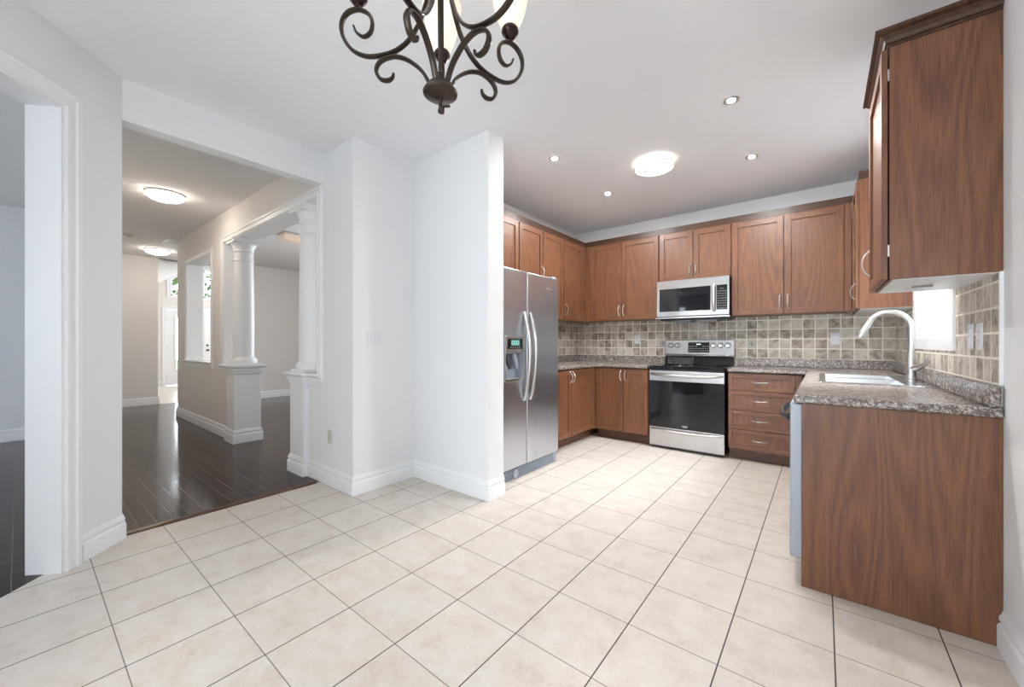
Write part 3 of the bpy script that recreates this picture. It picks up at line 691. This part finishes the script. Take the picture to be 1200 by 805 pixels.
# ------------------------------------------------------------------ countertops
ct = thing('countertop', 'speckled brown granite-look countertop left of the range in the corner', 'countertop', (-2.5, 4.7, 0.88))
o_ = ct.location
cx_l = XL + 0.635; cy_f = YB - 0.635
G().cells([XL + 0.001, cx_l, -1.553], [3.325, cy_f, YB - 0.001], lambda u, v: u < cx_l or v > cy_f, ident, 0.878, 0.916).build('worktop', GRAN, ct, off=o_, bev=0.010, segs=3)
bl = G().cells([XL + 0.0085, XL + 0.027, -1.545], [3.325, YB - 0.027, YB - 0.0085], lambda u, v: u < XL + 0.027 or v > YB - 0.027, ident, 0.917, 1.003)
bl.build('backsplash_lip', GRAN, ct, off=o_, bev=0.003)
ct2 = thing('countertop', 'speckled brown granite-look countertop right of the range holding the sink', 'countertop', (0.2, 3.4, 0.88))
o2 = ct2.location
SX0, SX1, SY0, SY1 = 0.002, 0.430, 3.17, 4.03
G().cells([-0.752, -0.110, SX0, SX1, XR - 0.001], [2.312, SY0, SY1, cy_f, YB - 0.001],
    lambda u, v: (u > -0.110 or v > cy_f) and not (SX0 < u < SX1 and SY0 < v < SY1), ident, 0.880, 0.918).build('worktop', GRAN, ct2, off=o2, bev=0.010, segs=3)
b2 = G().cells([-0.757, XR - 0.036, XR - 0.0085], [2.316, YB - 0.027, YB - 0.0085], lambda u, v: u > XR - 0.036 or v > YB - 0.027, ident, 0.919, 1.003)
b2.build('backsplash_lip', GRAN, ct2, off=o2, bev=0.004)

# ------------------------------------------------------------------ sink and faucet
sk = thing('sink', 'stainless double-bowl drop-in sink below the window', 'sink', (0.22, 3.60, 0.918))
so = sk.location
ym = 3.60
rim = G().cells([SX0 - 0.022, SX0 + 0.012, 0.375, SX1 + 0.058], [SY0 - 0.028, SY0 + 0.014, ym - 0.018, ym + 0.018, SY1 - 0.014, SY1 + 0.028],
    lambda u, v: not (SX0 + 0.012 < u < 0.375 and (SY0 + 0.014 < v < ym - 0.018 or ym + 0.018 < v < SY1 - 0.014)), ident, 0.9183, 0.9235)
rim.build('rim', CHROME, sk, off=so, bev=0.003)
for a, b_ in ((SY0 + 0.014, ym - 0.018), (ym + 0.018, SY1 - 0.014)):
    bw = G(); x0, x1 = SX0 + 0.012, 0.375; zb = 0.76
    ins = 0.02; P = [(x0, a, 0.922), (x1, a, 0.922), (x1, b_, 0.922), (x0, b_, 0.922), (x0 + ins, a + ins, zb), (x1 - ins, a + ins, zb), (x1 - ins, b_ - ins, zb), (x0 + ins, b_ - ins, zb)]
    bw.poly(P, [(0, 1, 5, 4), (1, 2, 6, 5), (2, 3, 7, 6), (3, 0, 4, 7), (4, 5, 6, 7)])
    bo = bw.build('bowl', CHROME, sk, off=so)
    G().lathe([(0.0, 0.004), (0.03, 0.004), (0.042, 0.002), (0.042, 0.0)], ((x0 + x1) / 2 - so.x, (a + b_) / 2 - so.y, zb - so.z), 24).build('drain', NICKEL, bo)
# bowl shells sit inside the cut-out
fc = thing('faucet', 'satin gooseneck pull-down faucet with side lever behind the sink', 'faucet', (0.450, 3.610, 0.9238))
FZ = 0.0
G().lathe([(0.0, 0), (0.033, 0), (0.033, 0.006), (0.026, 0.012), (0.025, 0.06), (0.026, 0.10), (0.024, 0.14), (0.0175, 0.20)], seg=28).build('body', NICKEL, fc)
sd = Vector((-0.98, 0.19, 0)).normalized()
gn = [(0, 0, 0.16), (0, 0, 0.30)]
R_ = 0.106
for k in range(0, 13): 
    a = PI * k / 12 * 0.90; gn.append(tuple(sd * (R_ - R_ * math.cos(a)) + Vector((0, 0, 0.345 + R_ * math.sin(a)))))
gn_s = smooth_path(gn, 4)
G().tube(gn_s, 0.0165, 16).build('spout', NICKEL, fc)
e1 = Vector(gn[-1]); dv = (Vector(gn[-1]) - Vector(gn[-2])).normalized()
G().tube([e1 - dv * 0.002, e1 + dv * 0.03, e1 + dv * 0.085, e1 + dv * 0.10], [0.0175, 0.019, 0.026, 0.025], 20).build('spray_head', NICKEL, fc)
ld = Vector((0.50, -0.86, 0)).normalized()
hb = Vector((0, 0, 0.085))
lvp = [hb, hb + ld * 0.035 + Vector((0, 0, 0.0)), hb + ld * 0.075 + Vector((0, 0, 0.025)), hb + ld * 0.125 + Vector((0, 0, 0.07))]
lvp = [hb, hb + Vector((0.020, -0.025, -0.002)), hb + Vector((0.046, -0.09, 0.022)), hb + Vector((0.062, -0.150, 0.060))]
G().tube(smooth_path(lvp, 5), [0.023] * 5 + [0.022, 0.019, 0.016, 0.0145, 0.0135, 0.013, 0.012, 0.012, 0.011, 0.011, 0.010], 14).build('lever', NICKEL, fc)

# ------------------------------------------------------------------ refrigerator (local: width along +y, front faces +x)
fg = thing('refrigerator', 'tall stainless side-by-side refrigerator with ice and water dispenser', 'refrigerator', (-2.42, 2.855, 0))
fo = fg.location
FF = -2.045
G().box(XL + 0.03, FF - 0.075, 2.402, 3.306, 0.02, 1.785).build('body', GREYP, fg, off=fo, bev=0.004)
DSY0, DSY1, DSZ0, DSZ1 = 2.470, 2.735, 0.845, 1.225
fl_ = G().cells([2.400, DSY0 + 0.012, DSY1 - 0.014, 2.783], [0.108, DSZ0 + 0.018, 1.085, 1.797], lambda u, v: not (DSY0 + 0.012 < u < DSY1 - 0.014 and DSZ0 + 0.018 < v < 1.085), yz, FF - 0.07, FF)
dl = fl_.build('door', STEEL, fg, off=fo, bev=0.008, segs=3)
dr = G().box(FF - 0.07, FF, 2.793, 3.308, 0.108, 1.797).build('door', STEEL, fg, off=fo, bev=0.008, segs=3)
# dispenser
dsp = G().cells([DSY0, DSY0 + 0.014, DSY1 - 0.016, DSY1], [DSZ0, DSZ0 + 0.02, 1.083, 1.092, 1.225], lambda u, v: not (DSY0 + 0.014 < u < DSY1 - 0.016 and DSZ0 + 0.02 < v < 1.083), yz, FF + 0.0005, FF + 0.012)
dspo = dsp.build('dispenser', STEELH, dl, off=fo, bev=0.004)
rc = G(); a, b_, z0_, z1_ = DSY0 + 0.0135, DSY1 - 0.0155, DSZ0 + 0.0195, 1.0835
P = [(FF + 0.001, a, z0_), (FF + 0.001, b_, z0_), (FF + 0.001, b_, z1_), (FF + 0.001, a, z1_), (FF - 0.062, a + 0.02, z0_ + 0.01), (FF - 0.062, b_ - 0.02, z0_ + 0.01), (FF - 0.062, b_ - 0.02, z1_ - 0.01), (FF - 0.062, a + 0.02, z1_ - 0.01)]
rc.poly(P, [(0, 1, 5, 4), (1, 2, 6, 5), (2, 3, 7, 6), (3, 0, 4, 7), (4, 5, 6, 7)]); rc.build('recess', GREYP, dspo, off=fo)
G().box(FF + 0.0122, FF + 0.016, 2.503, 2.700, 1.118, 1.203).build('display', BLACK, dspo, off=fo, bev=0.002)
G().box(FF + 0.0161, FF + 0.0166, 2.545, 2.655, 1.148, 1.192).build('screen', LCD, dspo, off=fo)
for k in range(5): G().lathe([(0.0, 0.0168), (0.005, 0.0168), (0.005, 0.0161)], (FF, 2.54 + 0.03 * k, 1.132), 10, axis='x').build('button', MARK, dspo, off=fo)
for yy in (2.545, 2.645):
    G().tube([(FF - 0.045, yy, 1.075), (FF - 0.03, yy, 1.03), (FF - 0.018, yy + 0.012, 0.985), (FF - 0.02, yy + 0.022, 0.95)], [0.026, 0.026, 0.020, 0.012], 14).build('dispenser_paddle', DARKP if yy < 2.6 else GREYP, dspo, off=fo)
for yy, dirn in ((2.742, -1), (2.834, 1)):
    hp = []; rd = []
    for i in range(25):
        t = i / 24; s = math.sin(PI * t)
        hp.append((FF + 0.004 + 0.066 * s ** 0.9, yy, 0.668 + 0.772 * t)); rd.append(0.0155 + 0.002 * s)
    G().tube(hp, rd, 14, ref=(0, 1, 0), flat=(1.0, 0.75)).build('handle', NICKEL, dl if dirn < 0 else dr, off=fo)
bd = G().box(FF + 0.0003, FF + 0.002, 3.09, 3.215, 1.668, 1.692); bd.build('badge', CHROME, dr, off=fo)
bt = G(); bt.lathe([(0.0, 0.0026), (0.0085, 0.0026), (0.0085, 0.002)], (FF, 3.106, 1.680), 16, axis='x')
for k in range(7): bt.box(FF + 0.002, FF + 0.0026, 3.125 + 0.011 * k, 3.132 + 0.011 * k, 1.674, 1.686 - 0.003 * (k % 2))
bt.build('badge_mark', GREYP, dr, off=fo)
G().box(XL + 0.4, -2.0835, 2.404, 3.26, 0.004, 0.100).build('grille_back', DARKP, fg, off=fo)
gr = G()
gr.cells([2.402, 2.412, 3.255, 3.297], [0.006] + [z for k in range(5) for z in (0.014 + 0.0175 * k, 0.023 + 0.0175 * k)] + [0.104], lambda u, v: not (2.412 < u < 3.255 and any(0.014 + 0.0175 * k < v < 0.023 + 0.0175 * k for k in range(5))), yz, -2.083, -2.066)
gr.lathe([(0.030, 0.0), (0.034, 0.026), (0.0, 0.028)], (-2.080, 2.64, 0.052), 20, axis='x')
gr.build('base_grille', GREYP, fg, off=fo, bev=0.0015)
for a, b_ in ((3.22, 3.30), (2.41, 2.49)): G().box(-2.20, -2.06, a, b_, 1.7975, 1.815).build('hinge_cover', GREYP, fg, off=fo, bev=0.004)

# ------------------------------------------------------------------ range
rg = thing('range', 'stainless electric range with black glass oven door and smooth cooktop', 'range', (-1.1525, 4.72, 0))
ro = rg.location
RX0, RX1, RF = -1.531, -0.776, 4.42
G().box(RX0 + 0.004, RX1 - 0.004, RF + 0.045, YB - 0.03, 0.03, 0.885).build('body', BLACKE, rg, off=ro, bev=0.003)
for x in (RX0 + 0.05, RX1 - 0.05):
    for y in (RF + 0.10, YB - 0.10): G().lathe([(0.018, 0.0), (0.018, 0.03)], (x, y, 0.0005), 14).build('foot', BLACKE, rg, off=ro)
G().box(RX0 + 0.01, RX1 - 0.01, RF + 0.03, RF + 0.045, 0.006, 0.034).build('toe_strip', BLACKE, rg, off=ro)
dw = G().box(RX0, RX1, RF, RF + 0.043, 0.034, 0.240).build('drawer', STEELH, rg, off=ro, bev=0.003)
def bow(x0, x1, z, y, dep, rz_, n=24, sag=0.0):
    P = []; rd = []
    for i in range(n + 1):
        t = i / n; s = math.sin(PI * t)
        P.append((x0 + (x1 - x0) * t, y - 0.004 - dep * s ** 0.6, z - sag * (1 - (2 * t - 1) ** 2))); rd.append(rz_ * (0.55 + 0.45 * s ** 0.5))
    return G().tube(P, rd, 14, ref=(0, 0, 1), flat=(1.0, 0.8))
bow(RX0 + 0.02, RX1 - 0.02, 0.218, RF, 0.028, 0.017, sag=0.012).build('handle', STEELH, dw, off=ro)
do = G().cells([RX0, RX1], [0.246, 0.752, 0.866], lambda u, v: v > 0.752, xz, RF, RF + 0.043)
do.box(RX0 + 0.002, RX1 - 0.002, RF + 0.006, RF + 0.043, 0.246, 0.752)
doo = do.build('oven_door', STEELH, rg, off=ro, bev=0.003)
G().box(RX0 + 0.001, RX1 - 0.001, RF + 0.001, RF + 0.006, 0.246, 0.750).build('oven_window', BLACK, doo, off=ro, bev=0.001)
bow(RX0 + 0.015, RX1 - 0.015, 0.828, RF, 0.046, 0.020, sag=0.014).build('handle', STEELH, doo, off=ro)
lg = G().tube([(-1.155 + 0.028 * math.cos(a * PI / 10), RF + 0.0006, 0.272 + 0.009 * math.sin(a * PI / 10)) for a in range(20)], 0.0012, 6, closed=True)
for k in range(6): lg.box(-1.176 + 0.0075 * k, -1.1715 + 0.0075 * k, RF + 0.0002, RF + 0.0009, 0.268, 0.276 - 0.002 * (k % 2))
lg.build('logo', MARK, doo, off=ro)
ck = G().box(RX0 - 0.001, RX1 + 0.001, RF - 0.004, 4.945, 0.886, 0.919).build('cooktop', BLACK, rg, off=ro, bev=0.006, segs=3)
for x, y, r in ((-1.34, 4.58, 0.105), (-0.96, 4.58, 0.085), (-1.34, 4.82, 0.08), (-0.96, 4.82, 0.10)):
    G().lathe([(r, 0.9192), (r, 0.9195), (r - 0.003, 0.9195), (r - 0.003, 0.9192)], (x, y, 0), 40).build('burner_ring', DARKP, ck, off=ro)
bgd = G().prism([(4.955, 0.886), (4.985, 1.010), (YB - 0.03, 1.010), (YB - 0.03, 0.886)], lambda u, v, w_: (w_, u, v), RX0 + 0.004, RX1 - 0.004)
bgd.build('backguard_base', BLACK, rg, off=ro, bev=0.003)
def bgx(z): return 4.965 + 0.030 * (z - 1.012) / 0.19
cp = G().prism([(4.960, 1.012), (4.958, 1.028), (4.968, 1.036), (4.992, 1.205), (5.000, 1.210), (YB - 0.03, 1.210), (YB - 0.03, 1.012)], lambda u, v, w_: (w_, u, v), RX0 + 0.0, RX1 - 0.0)
cpo = cp.build('control_panel', STEELH, rg, off=ro, bev=0.003)
G().prism([(4.968 + 0.0018, 1.058), (4.968 + 0.0205 - 0.004, 1.178), (4.990, 1.178), (4.985, 1.058)], lambda u, v, w_: (w_, u - 0.001, v), -1.262, -1.030).build('display', BLACK, cpo, off=ro)
def py_(z): return 4.968 + 0.024 * (z - 1.036) / 0.169
G().box(-1.17, -1.125, py_(1.15) - 0.0042, py_(1.15) - 0.0032, 1.140, 1.160).build('clock', LCDW, cpo, off=ro)
mk = G()
for i in range(9):
    for j in range(3):
        z = 1.075 + 0.026 * j
        if 3 < i < 6 and j == 2: continue
        mk.box(-1.25 + 0.0245 * i, -1.236 + 0.0245 * i, py_(z) - 0.0042, py_(z) - 0.0028, z, z + 0.007)
mk.build('button_marks', MARK, cpo, off=ro)
for x in (-1.457, -1.384, -0.988, -0.913, -0.839):
    y = py_(1.138)
    k_ = G().lathe([(0.030, 0.001), (0.030, -0.004), (0.024, -0.005), (0.0215, -0.024), (0.019, -0.028), (0.0, -0.0285)], (x, y, 1.138), 24, axis='y')
    k_.box(x - 0.004, x + 0.004, y - 0.035, y - 0.020, 1.121, 1.155); k_.build('knob', STEELH, cpo, off=ro, bev=0.001)
    G().lathe([(0.036, 0.002), (0.036, -0.0012), (0.032, -0.0012)], (x, y - 0.001, 1.138), 24, axis='y').build('dial_ring', DARKP, cpo, off=ro)

# ------------------------------------------------------------------ microwave
mw = thing('microwave', 'stainless over-the-range microwave below the short wall cabinet', 'microwave', (-1.1425, 4.85, 1.43))
mo = mw.location
MX0, MX1, MF = -1.519, -0.767, 4.625
G().box(MX0 + 0.002, MX1 - 0.002, MF + 0.035, YB - 0.0095, 1.442, 1.882).build('body', BLACKE, mw, off=mo, bev=0.003)
fm = G().cells([MX0, -1.487, -0.948, -0.885, -0.788, MX1], [1.472, 1.527, 1.787, 1.880], lambda u, v: not ((-1.487 < u < -0.948 or -0.885 < u < -0.788) and 1.527 < v < 1.787), xz, MF, MF + 0.033)
fmo = fm.build('front_panel', STEELH, mw, off=mo, bev=0.003)
G().box(-1.489, -0.946, MF + 0.006, MF + 0.030, 1.525, 1.789).build('door_window', BLACK, fmo, off=mo)
kp = G().box(-0.887, -0.786, MF + 0.005, MF + 0.030, 1.525, 1.789).build('keypad', BLACK, fmo, off=mo)
for i in range(4):
    for j in range(9):
        if j == 8 and i in (0, 3): continue
        G().box(-0.876 + 0.023 * i, -0.866 + 0.023 * i, MF + 0.0042, MF + 0.0052, 1.538 + 0.026 * j, 1.544 + 0.026 * j).build('key', MARK, kp, off=mo)
hp = [(-0.911, MF - 0.004 - 0.036 * math.sin(PI * i / 18) ** 0.55, 1.512 + 0.292 * i / 18) for i in range(19)]
G().tube(hp, 0.0145, 14, ref=(1, 0, 0), flat=(1.15, 0.8)).build('handle', NICKEL, fmo, off=mo)
vn = G().prism([(MF + 0.002, 1.470), (MF - 0.012, 1.462), (MF - 0.012, 1.446), (MF + 0.035, 1.440), (MF + 0.035, 1.470)], lambda u, v, w_: (w_, u, v), MX0 - 0.012, MX1 + 0.006)
vn.build('vent_lip', STEELH, mw, off=mo, bev=0.002)
un = G().box(MX0 + 0.03, MX1 - 0.03, MF + 0.04, 4.98, 1.428, 1.4415)
un.build('underside', BLACKE, mw, off=mo, bev=0.004)
for x0, x1 in ((-1.37, -1.17), (-1.10, -0.90)):
    G().prism([(4.70, 1.4275), (4.72, 1.408), (4.90, 1.408), (4.92, 1.4275)], lambda u, v, w_: (w_, u, v), x0, x1).build('grease_filter', GREYP, mw, off=mo)

# ------------------------------------------------------------------ dishwasher
ds = thing('dishwasher', 'stainless dishwasher seen edge-on beside the wood end panel', 'dishwasher', (0.2, 2.66, 0))
dso = ds.location
G().box(-0.070, XR - 0.05, 2.357, 2.962, 0.02, 0.868).build('body', DARKP, ds, off=dso)
ddo = G().box(-0.127, -0.072, 2.356, 2.964, 0.122, 0.872).build('door', plain('dishwasher_steel', (0.40, 0.44, 0.49), 0.5, 0.5, var=0.03), ds, off=dso, bev=0.006, segs=3)
G().box(-0.060, -0.045, 2.36, 2.96, 0.001, 0.020).build('toe_panel', DARKP, ds, off=dso)
hh = []
for i in range(21):
    t = i / 20; hh.append((-0.129 - 0.042 * math.sin(PI * t) ** 0.45, 2.385 + 0.55 * t, 0.800 + 0.0 * t))
G().tube(hh, 0.014, 12, ref=(0, 0, 1), flat=(1.3, 0.8)).build('handle', DARKP, ddo, off=dso)

# ------------------------------------------------------------------ plates: outlets and switches
def plate(name, label, p, nrm, wd=0.07, ht=0.115, gang=1, kind='rocker', m=WHITEP, cat='switch', group=None):
    rz = math.atan2(nrm[0], -nrm[1])           # local front is -y
    t = thing(name, label, cat, p, rz, group)
    G().box(-wd / 2, wd / 2, -0.006, -0.0003, -ht / 2, ht / 2).build('cover_plate', m, t, bev=0.002)
    for g_ in range(gang):
        x = (g_ - (gang - 1) / 2) * 0.046
        if kind == 'rocker':
            G().box(x - 0.016, x + 0.016, -0.010, -0.006, -0.033, 0.033).build('rocker', m, t, bev=0.0015)
        elif kind == 'toggle':
            G().prism([(-0.006, -0.012), (-0.018, 0.008), (-0.016, 0.012), (-0.006, 0.010)], lambda u, v, w_: (w_, u, v), x - 0.005, x + 0.005).build('toggle', m, t)
        else:
            for z in (-0.02, 0.02):
                G().lathe([(0.0, -0.008), (0.016, -0.008), (0.0165, -0.006)], (x, 0, z), 18, axis='y').build('socket', m, t)
                s_ = G(); s_.box(x - 0.007, x - 0.005, -0.0085, -0.0078, z - 0.002, z + 0.007); s_.box(x + 0.005, x + 0.007, -0.0085, -0.0078, z - 0.002, z + 0.007); s_.build('slot', DARKP, t)
    return t
plate('outlet', 'white outlet on the tiled back wall left of the range', (-1.905, YB - 0.008, 1.217), (0, -1), kind='socket', cat='outlet')
plate('light_switch', 'white switch plate on the tiled back wall right of the range', (0.095, YB - 0.008, 1.212), (0, -1))
plate('light_switch', 'white switch plate beside the sink window, the one closer to the window', (XR - 0.008, 2.705, 1.195), (-1, 0))
plate('outlet', 'white outlet plate right of the sink window, the one nearer the camera', (XR - 0.008, 2.57, 1.193), (-1, 0), kind='socket', cat='outlet')
plate('light_switch', 'wide double switch plate on the white nook wall left of the refrigerator', (XL, 1.768, 1.202), (1, 0), wd=0.118, gang=2)
plate('outlet', 'almond wall outlet low beside the nearer column, above the baseboard', (-3.172, YW, 0.395), (0, -1), kind='socket', m=ALMOND, cat='outlet')
plate('outlet', 'wall outlet low under the hall niche', (-7.80, YW, 0.36), (0, -1), kind='socket', cat='outlet')
plate('light_switch', 'small light switch on the dining room wall between the columns', (-9.35, 3.13, 1.21), (1, 0), kind='toggle')
# decor tiles
for x, z, lb in ((-1.598 + 0.018, 1.1615, 'small decorative embossed tile left of the range backguard'), (-0.615, 1.1615, 'small decorative embossed tile right of the range backguard')):
    t = thing('decor_tile', lb, 'tile', (x, YB - 0.008, z))
    G().box(-0.045, 0.045, -0.003, -0.0002, -0.046, 0.046).build('tile_base', plain('decor_tile_stone', (0.52, 0.50, 0.46), 0.5, var=0.12, vscale=40), t, bev=0.001)
    e = G().lathe([(0.013, -0.003), (0.012, -0.006), (0.0, -0.0065)], (0, 0, 0), 20, axis='y')
    for a in range(4): e.lathe([(0.007, -0.003), (0.006, -0.005), (0.0, -0.0053)], (0.02 * math.cos(a * Q), 0, 0.02 * math.sin(a * Q)), 12, axis='y')
    e.build('rosette', plain('rosette_grey', (0.30, 0.28, 0.27), 0.5), t)

# ------------------------------------------------------------------ ceiling lights
fl2 = thing('ceiling_light', 'round flat white kitchen ceiling light with inner ring, lit', 'light', (-1.155, 3.45, ZC))
G().lathe([(0.0, -0.001), (0.140, -0.001), (0.142, -0.012), (0.142, -0.020), (0.0, -0.020)], seg=56).build('mount', LAMPS, fl2)
G().lathe([(0.0, -0.0205), (0.163, -0.0205), (0.165, -0.030), (0.162, -0.052), (0.157, -0.057), (0.0, -0.0572)], seg=64).build('housing', LAMPR, fl2)
G().lathe([(0.0, -0.0574), (0.155, -0.0574), (0.145, -0.062), (0.0, -0.063)], seg=64).build('diffuser', LAMPC, fl2)
G().lathe([(0.067, -0.0627), (0.080, -0.0627), (0.080, -0.074), (0.067, -0.074), (0.067, -0.0627)], seg=48).build('ring', GREYP, fl2)
pots = ((-1.80, 2.85, 'recessed ceiling spotlight left of the round ceiling light, nearer the nook'), (-1.78, 3.87, 'recessed ceiling spotlight over the refrigerator side, nearer the back wall'),
        (-0.467, 2.885, 'recessed ceiling spotlight nearest the large end-panel wall cabinet'), (-0.472, 3.865, 'recessed ceiling spotlight on the right side, nearer the back wall'))
for x, y, lb in pots:
    t = thing('recessed_light', lb, 'light', (x, y, ZC), group='recessed spotlights in the kitchen ceiling')
    G().lathe([(0.024, -0.0005), (0.048, -0.0005), (0.048, -0.004), (0.030, -0.007), (0.020, -0.003), (0.024, -0.0005)], seg=32).build('ring', NICKEL, t)
    G().lathe([(0.0, -0.001), (0.019, -0.001), (0.019, -0.006), (0.0, -0.009)], seg=24).build('lamp', POT, t)
for x, y, lb in ((-5.62, 0.99, 'white dome ceiling light in the hall nearest the opening'), (-9.10, 1.50, 'white dome ceiling light at the far end of the hall')):
    t = thing('dome_light', lb, 'light', (x, y, ZH), group='dome lights on the hall ceiling')
    G().lathe([(0.0, -0.0005), (0.165, -0.0005), (0.168, -0.02), (0.0, -0.02)], seg=48).build('mount', TRIM, t)
    G().lathe([(0.0, -0.0205), (0.165, -0.0205), (0.16, -0.04), (0.13, -0.062), (0.08, -0.078), (0.0, -0.086)], seg=48).build('diffuser', LAMPW, t)
t = thing('dining_ceiling_light', 'square ceiling light glimpsed behind the nearer column', 'light', (-6.25, 2.56, ZH))
G().box(-0.16, 0.16, -0.16, 0.16, -0.03, -0.0005).build('mount', NICKEL, t, bev=0.004)
G().prism([(-0.17, -0.031), (0.17, -0.031), (0.09, -0.11), (-0.09, -0.11)], xz, -0.17, 0.17).build('shade', LAMPD, t, bev=0.01)
t = thing('smoke_detector', 'small round detector on the hall ceiling at the left edge', 'detector', (-8.15, 1.02, ZH))
G().lathe([(0.0, -0.0005), (0.055, -0.0005), (0.055, -0.02), (0.045, -0.03), (0.0, -0.032)], seg=32).build('cover', ALMOND, t)
G().lathe([(0.0, -0.0325), (0.012, -0.0325), (0.010, -0.037), (0.0, -0.038)], seg=16).build('sensor', DARKP, t)
t = thing('air_vent', 'white rectangular air vent in the hall ceiling near the far light', 'vent', (-8.15, 1.56, ZH))
v_ = G().cells([-0.16, -0.13, 0.13, 0.16], [-0.14, -0.11, 0.11, 0.14], lambda u, v: not (abs(u) < 0.13 and abs(v) < 0.11), ident, -0.012, -0.0005); v_.build('frame', TRIM, t)
v_ = G()
for k in range(8): v_.box(-0.13, 0.13, -0.105 + 0.027 * k, -0.090 + 0.027 * k, -0.009, -0.002)
v_.build('louvers', TRIM, t)

# ------------------------------------------------------------------ chandelier
HUB = Vector((-0.9185, 0.8029, 1.9556))
ch = thing('chandelier', 'bronzed iron scroll chandelier with five frosted glass shades', 'chandelier', HUB)
yaw = 0.6713
Fv = Vector((-math.sin(yaw), math.cos(yaw), 0)); Rv = Vector((math.cos(yaw), math.sin(yaw), 0))
hubg = G().lathe([(0.0, -0.058), (0.006, -0.058), (0.008, -0.046), (0.020, -0.040), (0.044, -0.0345), (0.0515, -0.029), (0.053, -0.023), (0.050, -0.018), (0.042, -0.014), (0.039, -0.010), (0.039, -0.002), (0.033, 0.002), (0.0, 0.002)], seg=40)
hubg.build('hub', IRON, ch)
fn = G().tube([(Rv * 0 + Vector((0, 0, -0.076)) + Vector((math.cos(a), math.sin(a) * 0.0, math.sin(a))) * 0.008) for a in [2 * PI * k / 14 for k in range(14)]], 0.0028, 8, closed=True)
fn.lathe([(0.004, -0.070), (0.006, -0.066), (0.005, -0.058)], seg=12)
fn.tube([(0.012, 0.006, -0.066), (0.028, 0.014, -0.068)], 0.004, 8)
fn.build('finial', IRON, ch)
st = G().lathe([(0.0, -0.006), (0.012, -0.006), (0.014, 0.01), (0.008, 0.016), (0.012, 0.026), (0.013, 0.034), (0.006, 0.042), (0.0048, 0.05), (0.0048, 0.42), (0.012, 0.43), (0.016, 0.45), (0.010, 0.47), (0.006, 0.48), (0.006, ZC - HUB.z - 0.03), (0.05, ZC - HUB.z - 0.028), (0.062, ZC - HUB.z - 0.004), (0.0, ZC - HUB.z - 0.001)], seg=24)
st.build('stem', IRON, ch)
small = [(0.028, -0.012), (0.034, 0.006), (0.057, 0.045), (0.096, 0.077), (0.133, 0.0905), (0.163, 0.088), (0.189, 0.074), (0.199, 0.049), (0.186, 0.024), (0.164, 0.018), (0.149, 0.026), (0.145, 0.040)]
big = [(0.014, 0.44), (0.022, 0.36), (0.037, 0.28), (0.060, 0.205), (0.076, 0.172), (0.100, 0.138), (0.133, 0.112), (0.172, 0.098), (0.226, 0.094), (0.272, 0.114), (0.302, 0.155), (0.308, 0.197), (0.290, 0.229), (0.256, 0.240), (0.223, 0.225), (0.211, 0.197), (0.217, 0.168), (0.238, 0.155), (0.260, 0.169), (0.270, 0.190)]
for deg in (-9, 56, 128, 195, -88):
    ph = math.radians(deg); dr_ = Fv * math.cos(ph) + Rv * math.sin(ph); nr = Vector((-dr_.y, dr_.x, 0))
    to3 = lambda p: dr_ * p[0] + Vector((0, 0, p[1]))
    ag = G()
    for pr_ in (small, big):
        pp = smooth_path([to3(p) for p in pr_], 6); n = len(pp)
        rd = [0.0080 if i < n * 0.82 else 0.0080 * (1 - 0.45 * (i - n * 0.82) / (n * 0.18)) for i in range(n)]
        ag.tube(pp, rd, 10, ref=nr, flat=(1.25, 0.72))
    arm = ag.build('arm', IRON, ch)
    c_ = dr_ * 0.257
    G().lathe([(0.0, 0.244), (0.009, 0.245), (0.009, 0.252), (0.015, 0.255), (0.019, 0.263), (0.026, 0.269), (0.030, 0.277), (0.029, 0.285), (0.025, 0.291), (0.0, 0.292)], (c_.x, c_.y, 0), 28).build('cup', CUPM, arm)
    G().lathe([(0.026, 0.291), (0.035, 0.302), (0.046, 0.33), (0.055, 0.36), (0.061, 0.39), (0.065, 0.42), (0.070, 0.448), (0.072, 0.458), (0.070, 0.458), (0.068, 0.448), (0.063, 0.42), (0.059, 0.39), (0.053, 0.36), (0.044, 0.33), (0.033, 0.304), (0.024, 0.293)], (c_.x, c_.y, 0), 36).build('shade', SHADE, arm)
    G().lathe([(0.0, 0.292), (0.012, 0.293), (0.012, 0.32), (0.020, 0.345), (0.024, 0.365), (0.018, 0.388), (0.0, 0.395)], (c_.x, c_.y, 0), 20).build('bulb', BULB, arm)
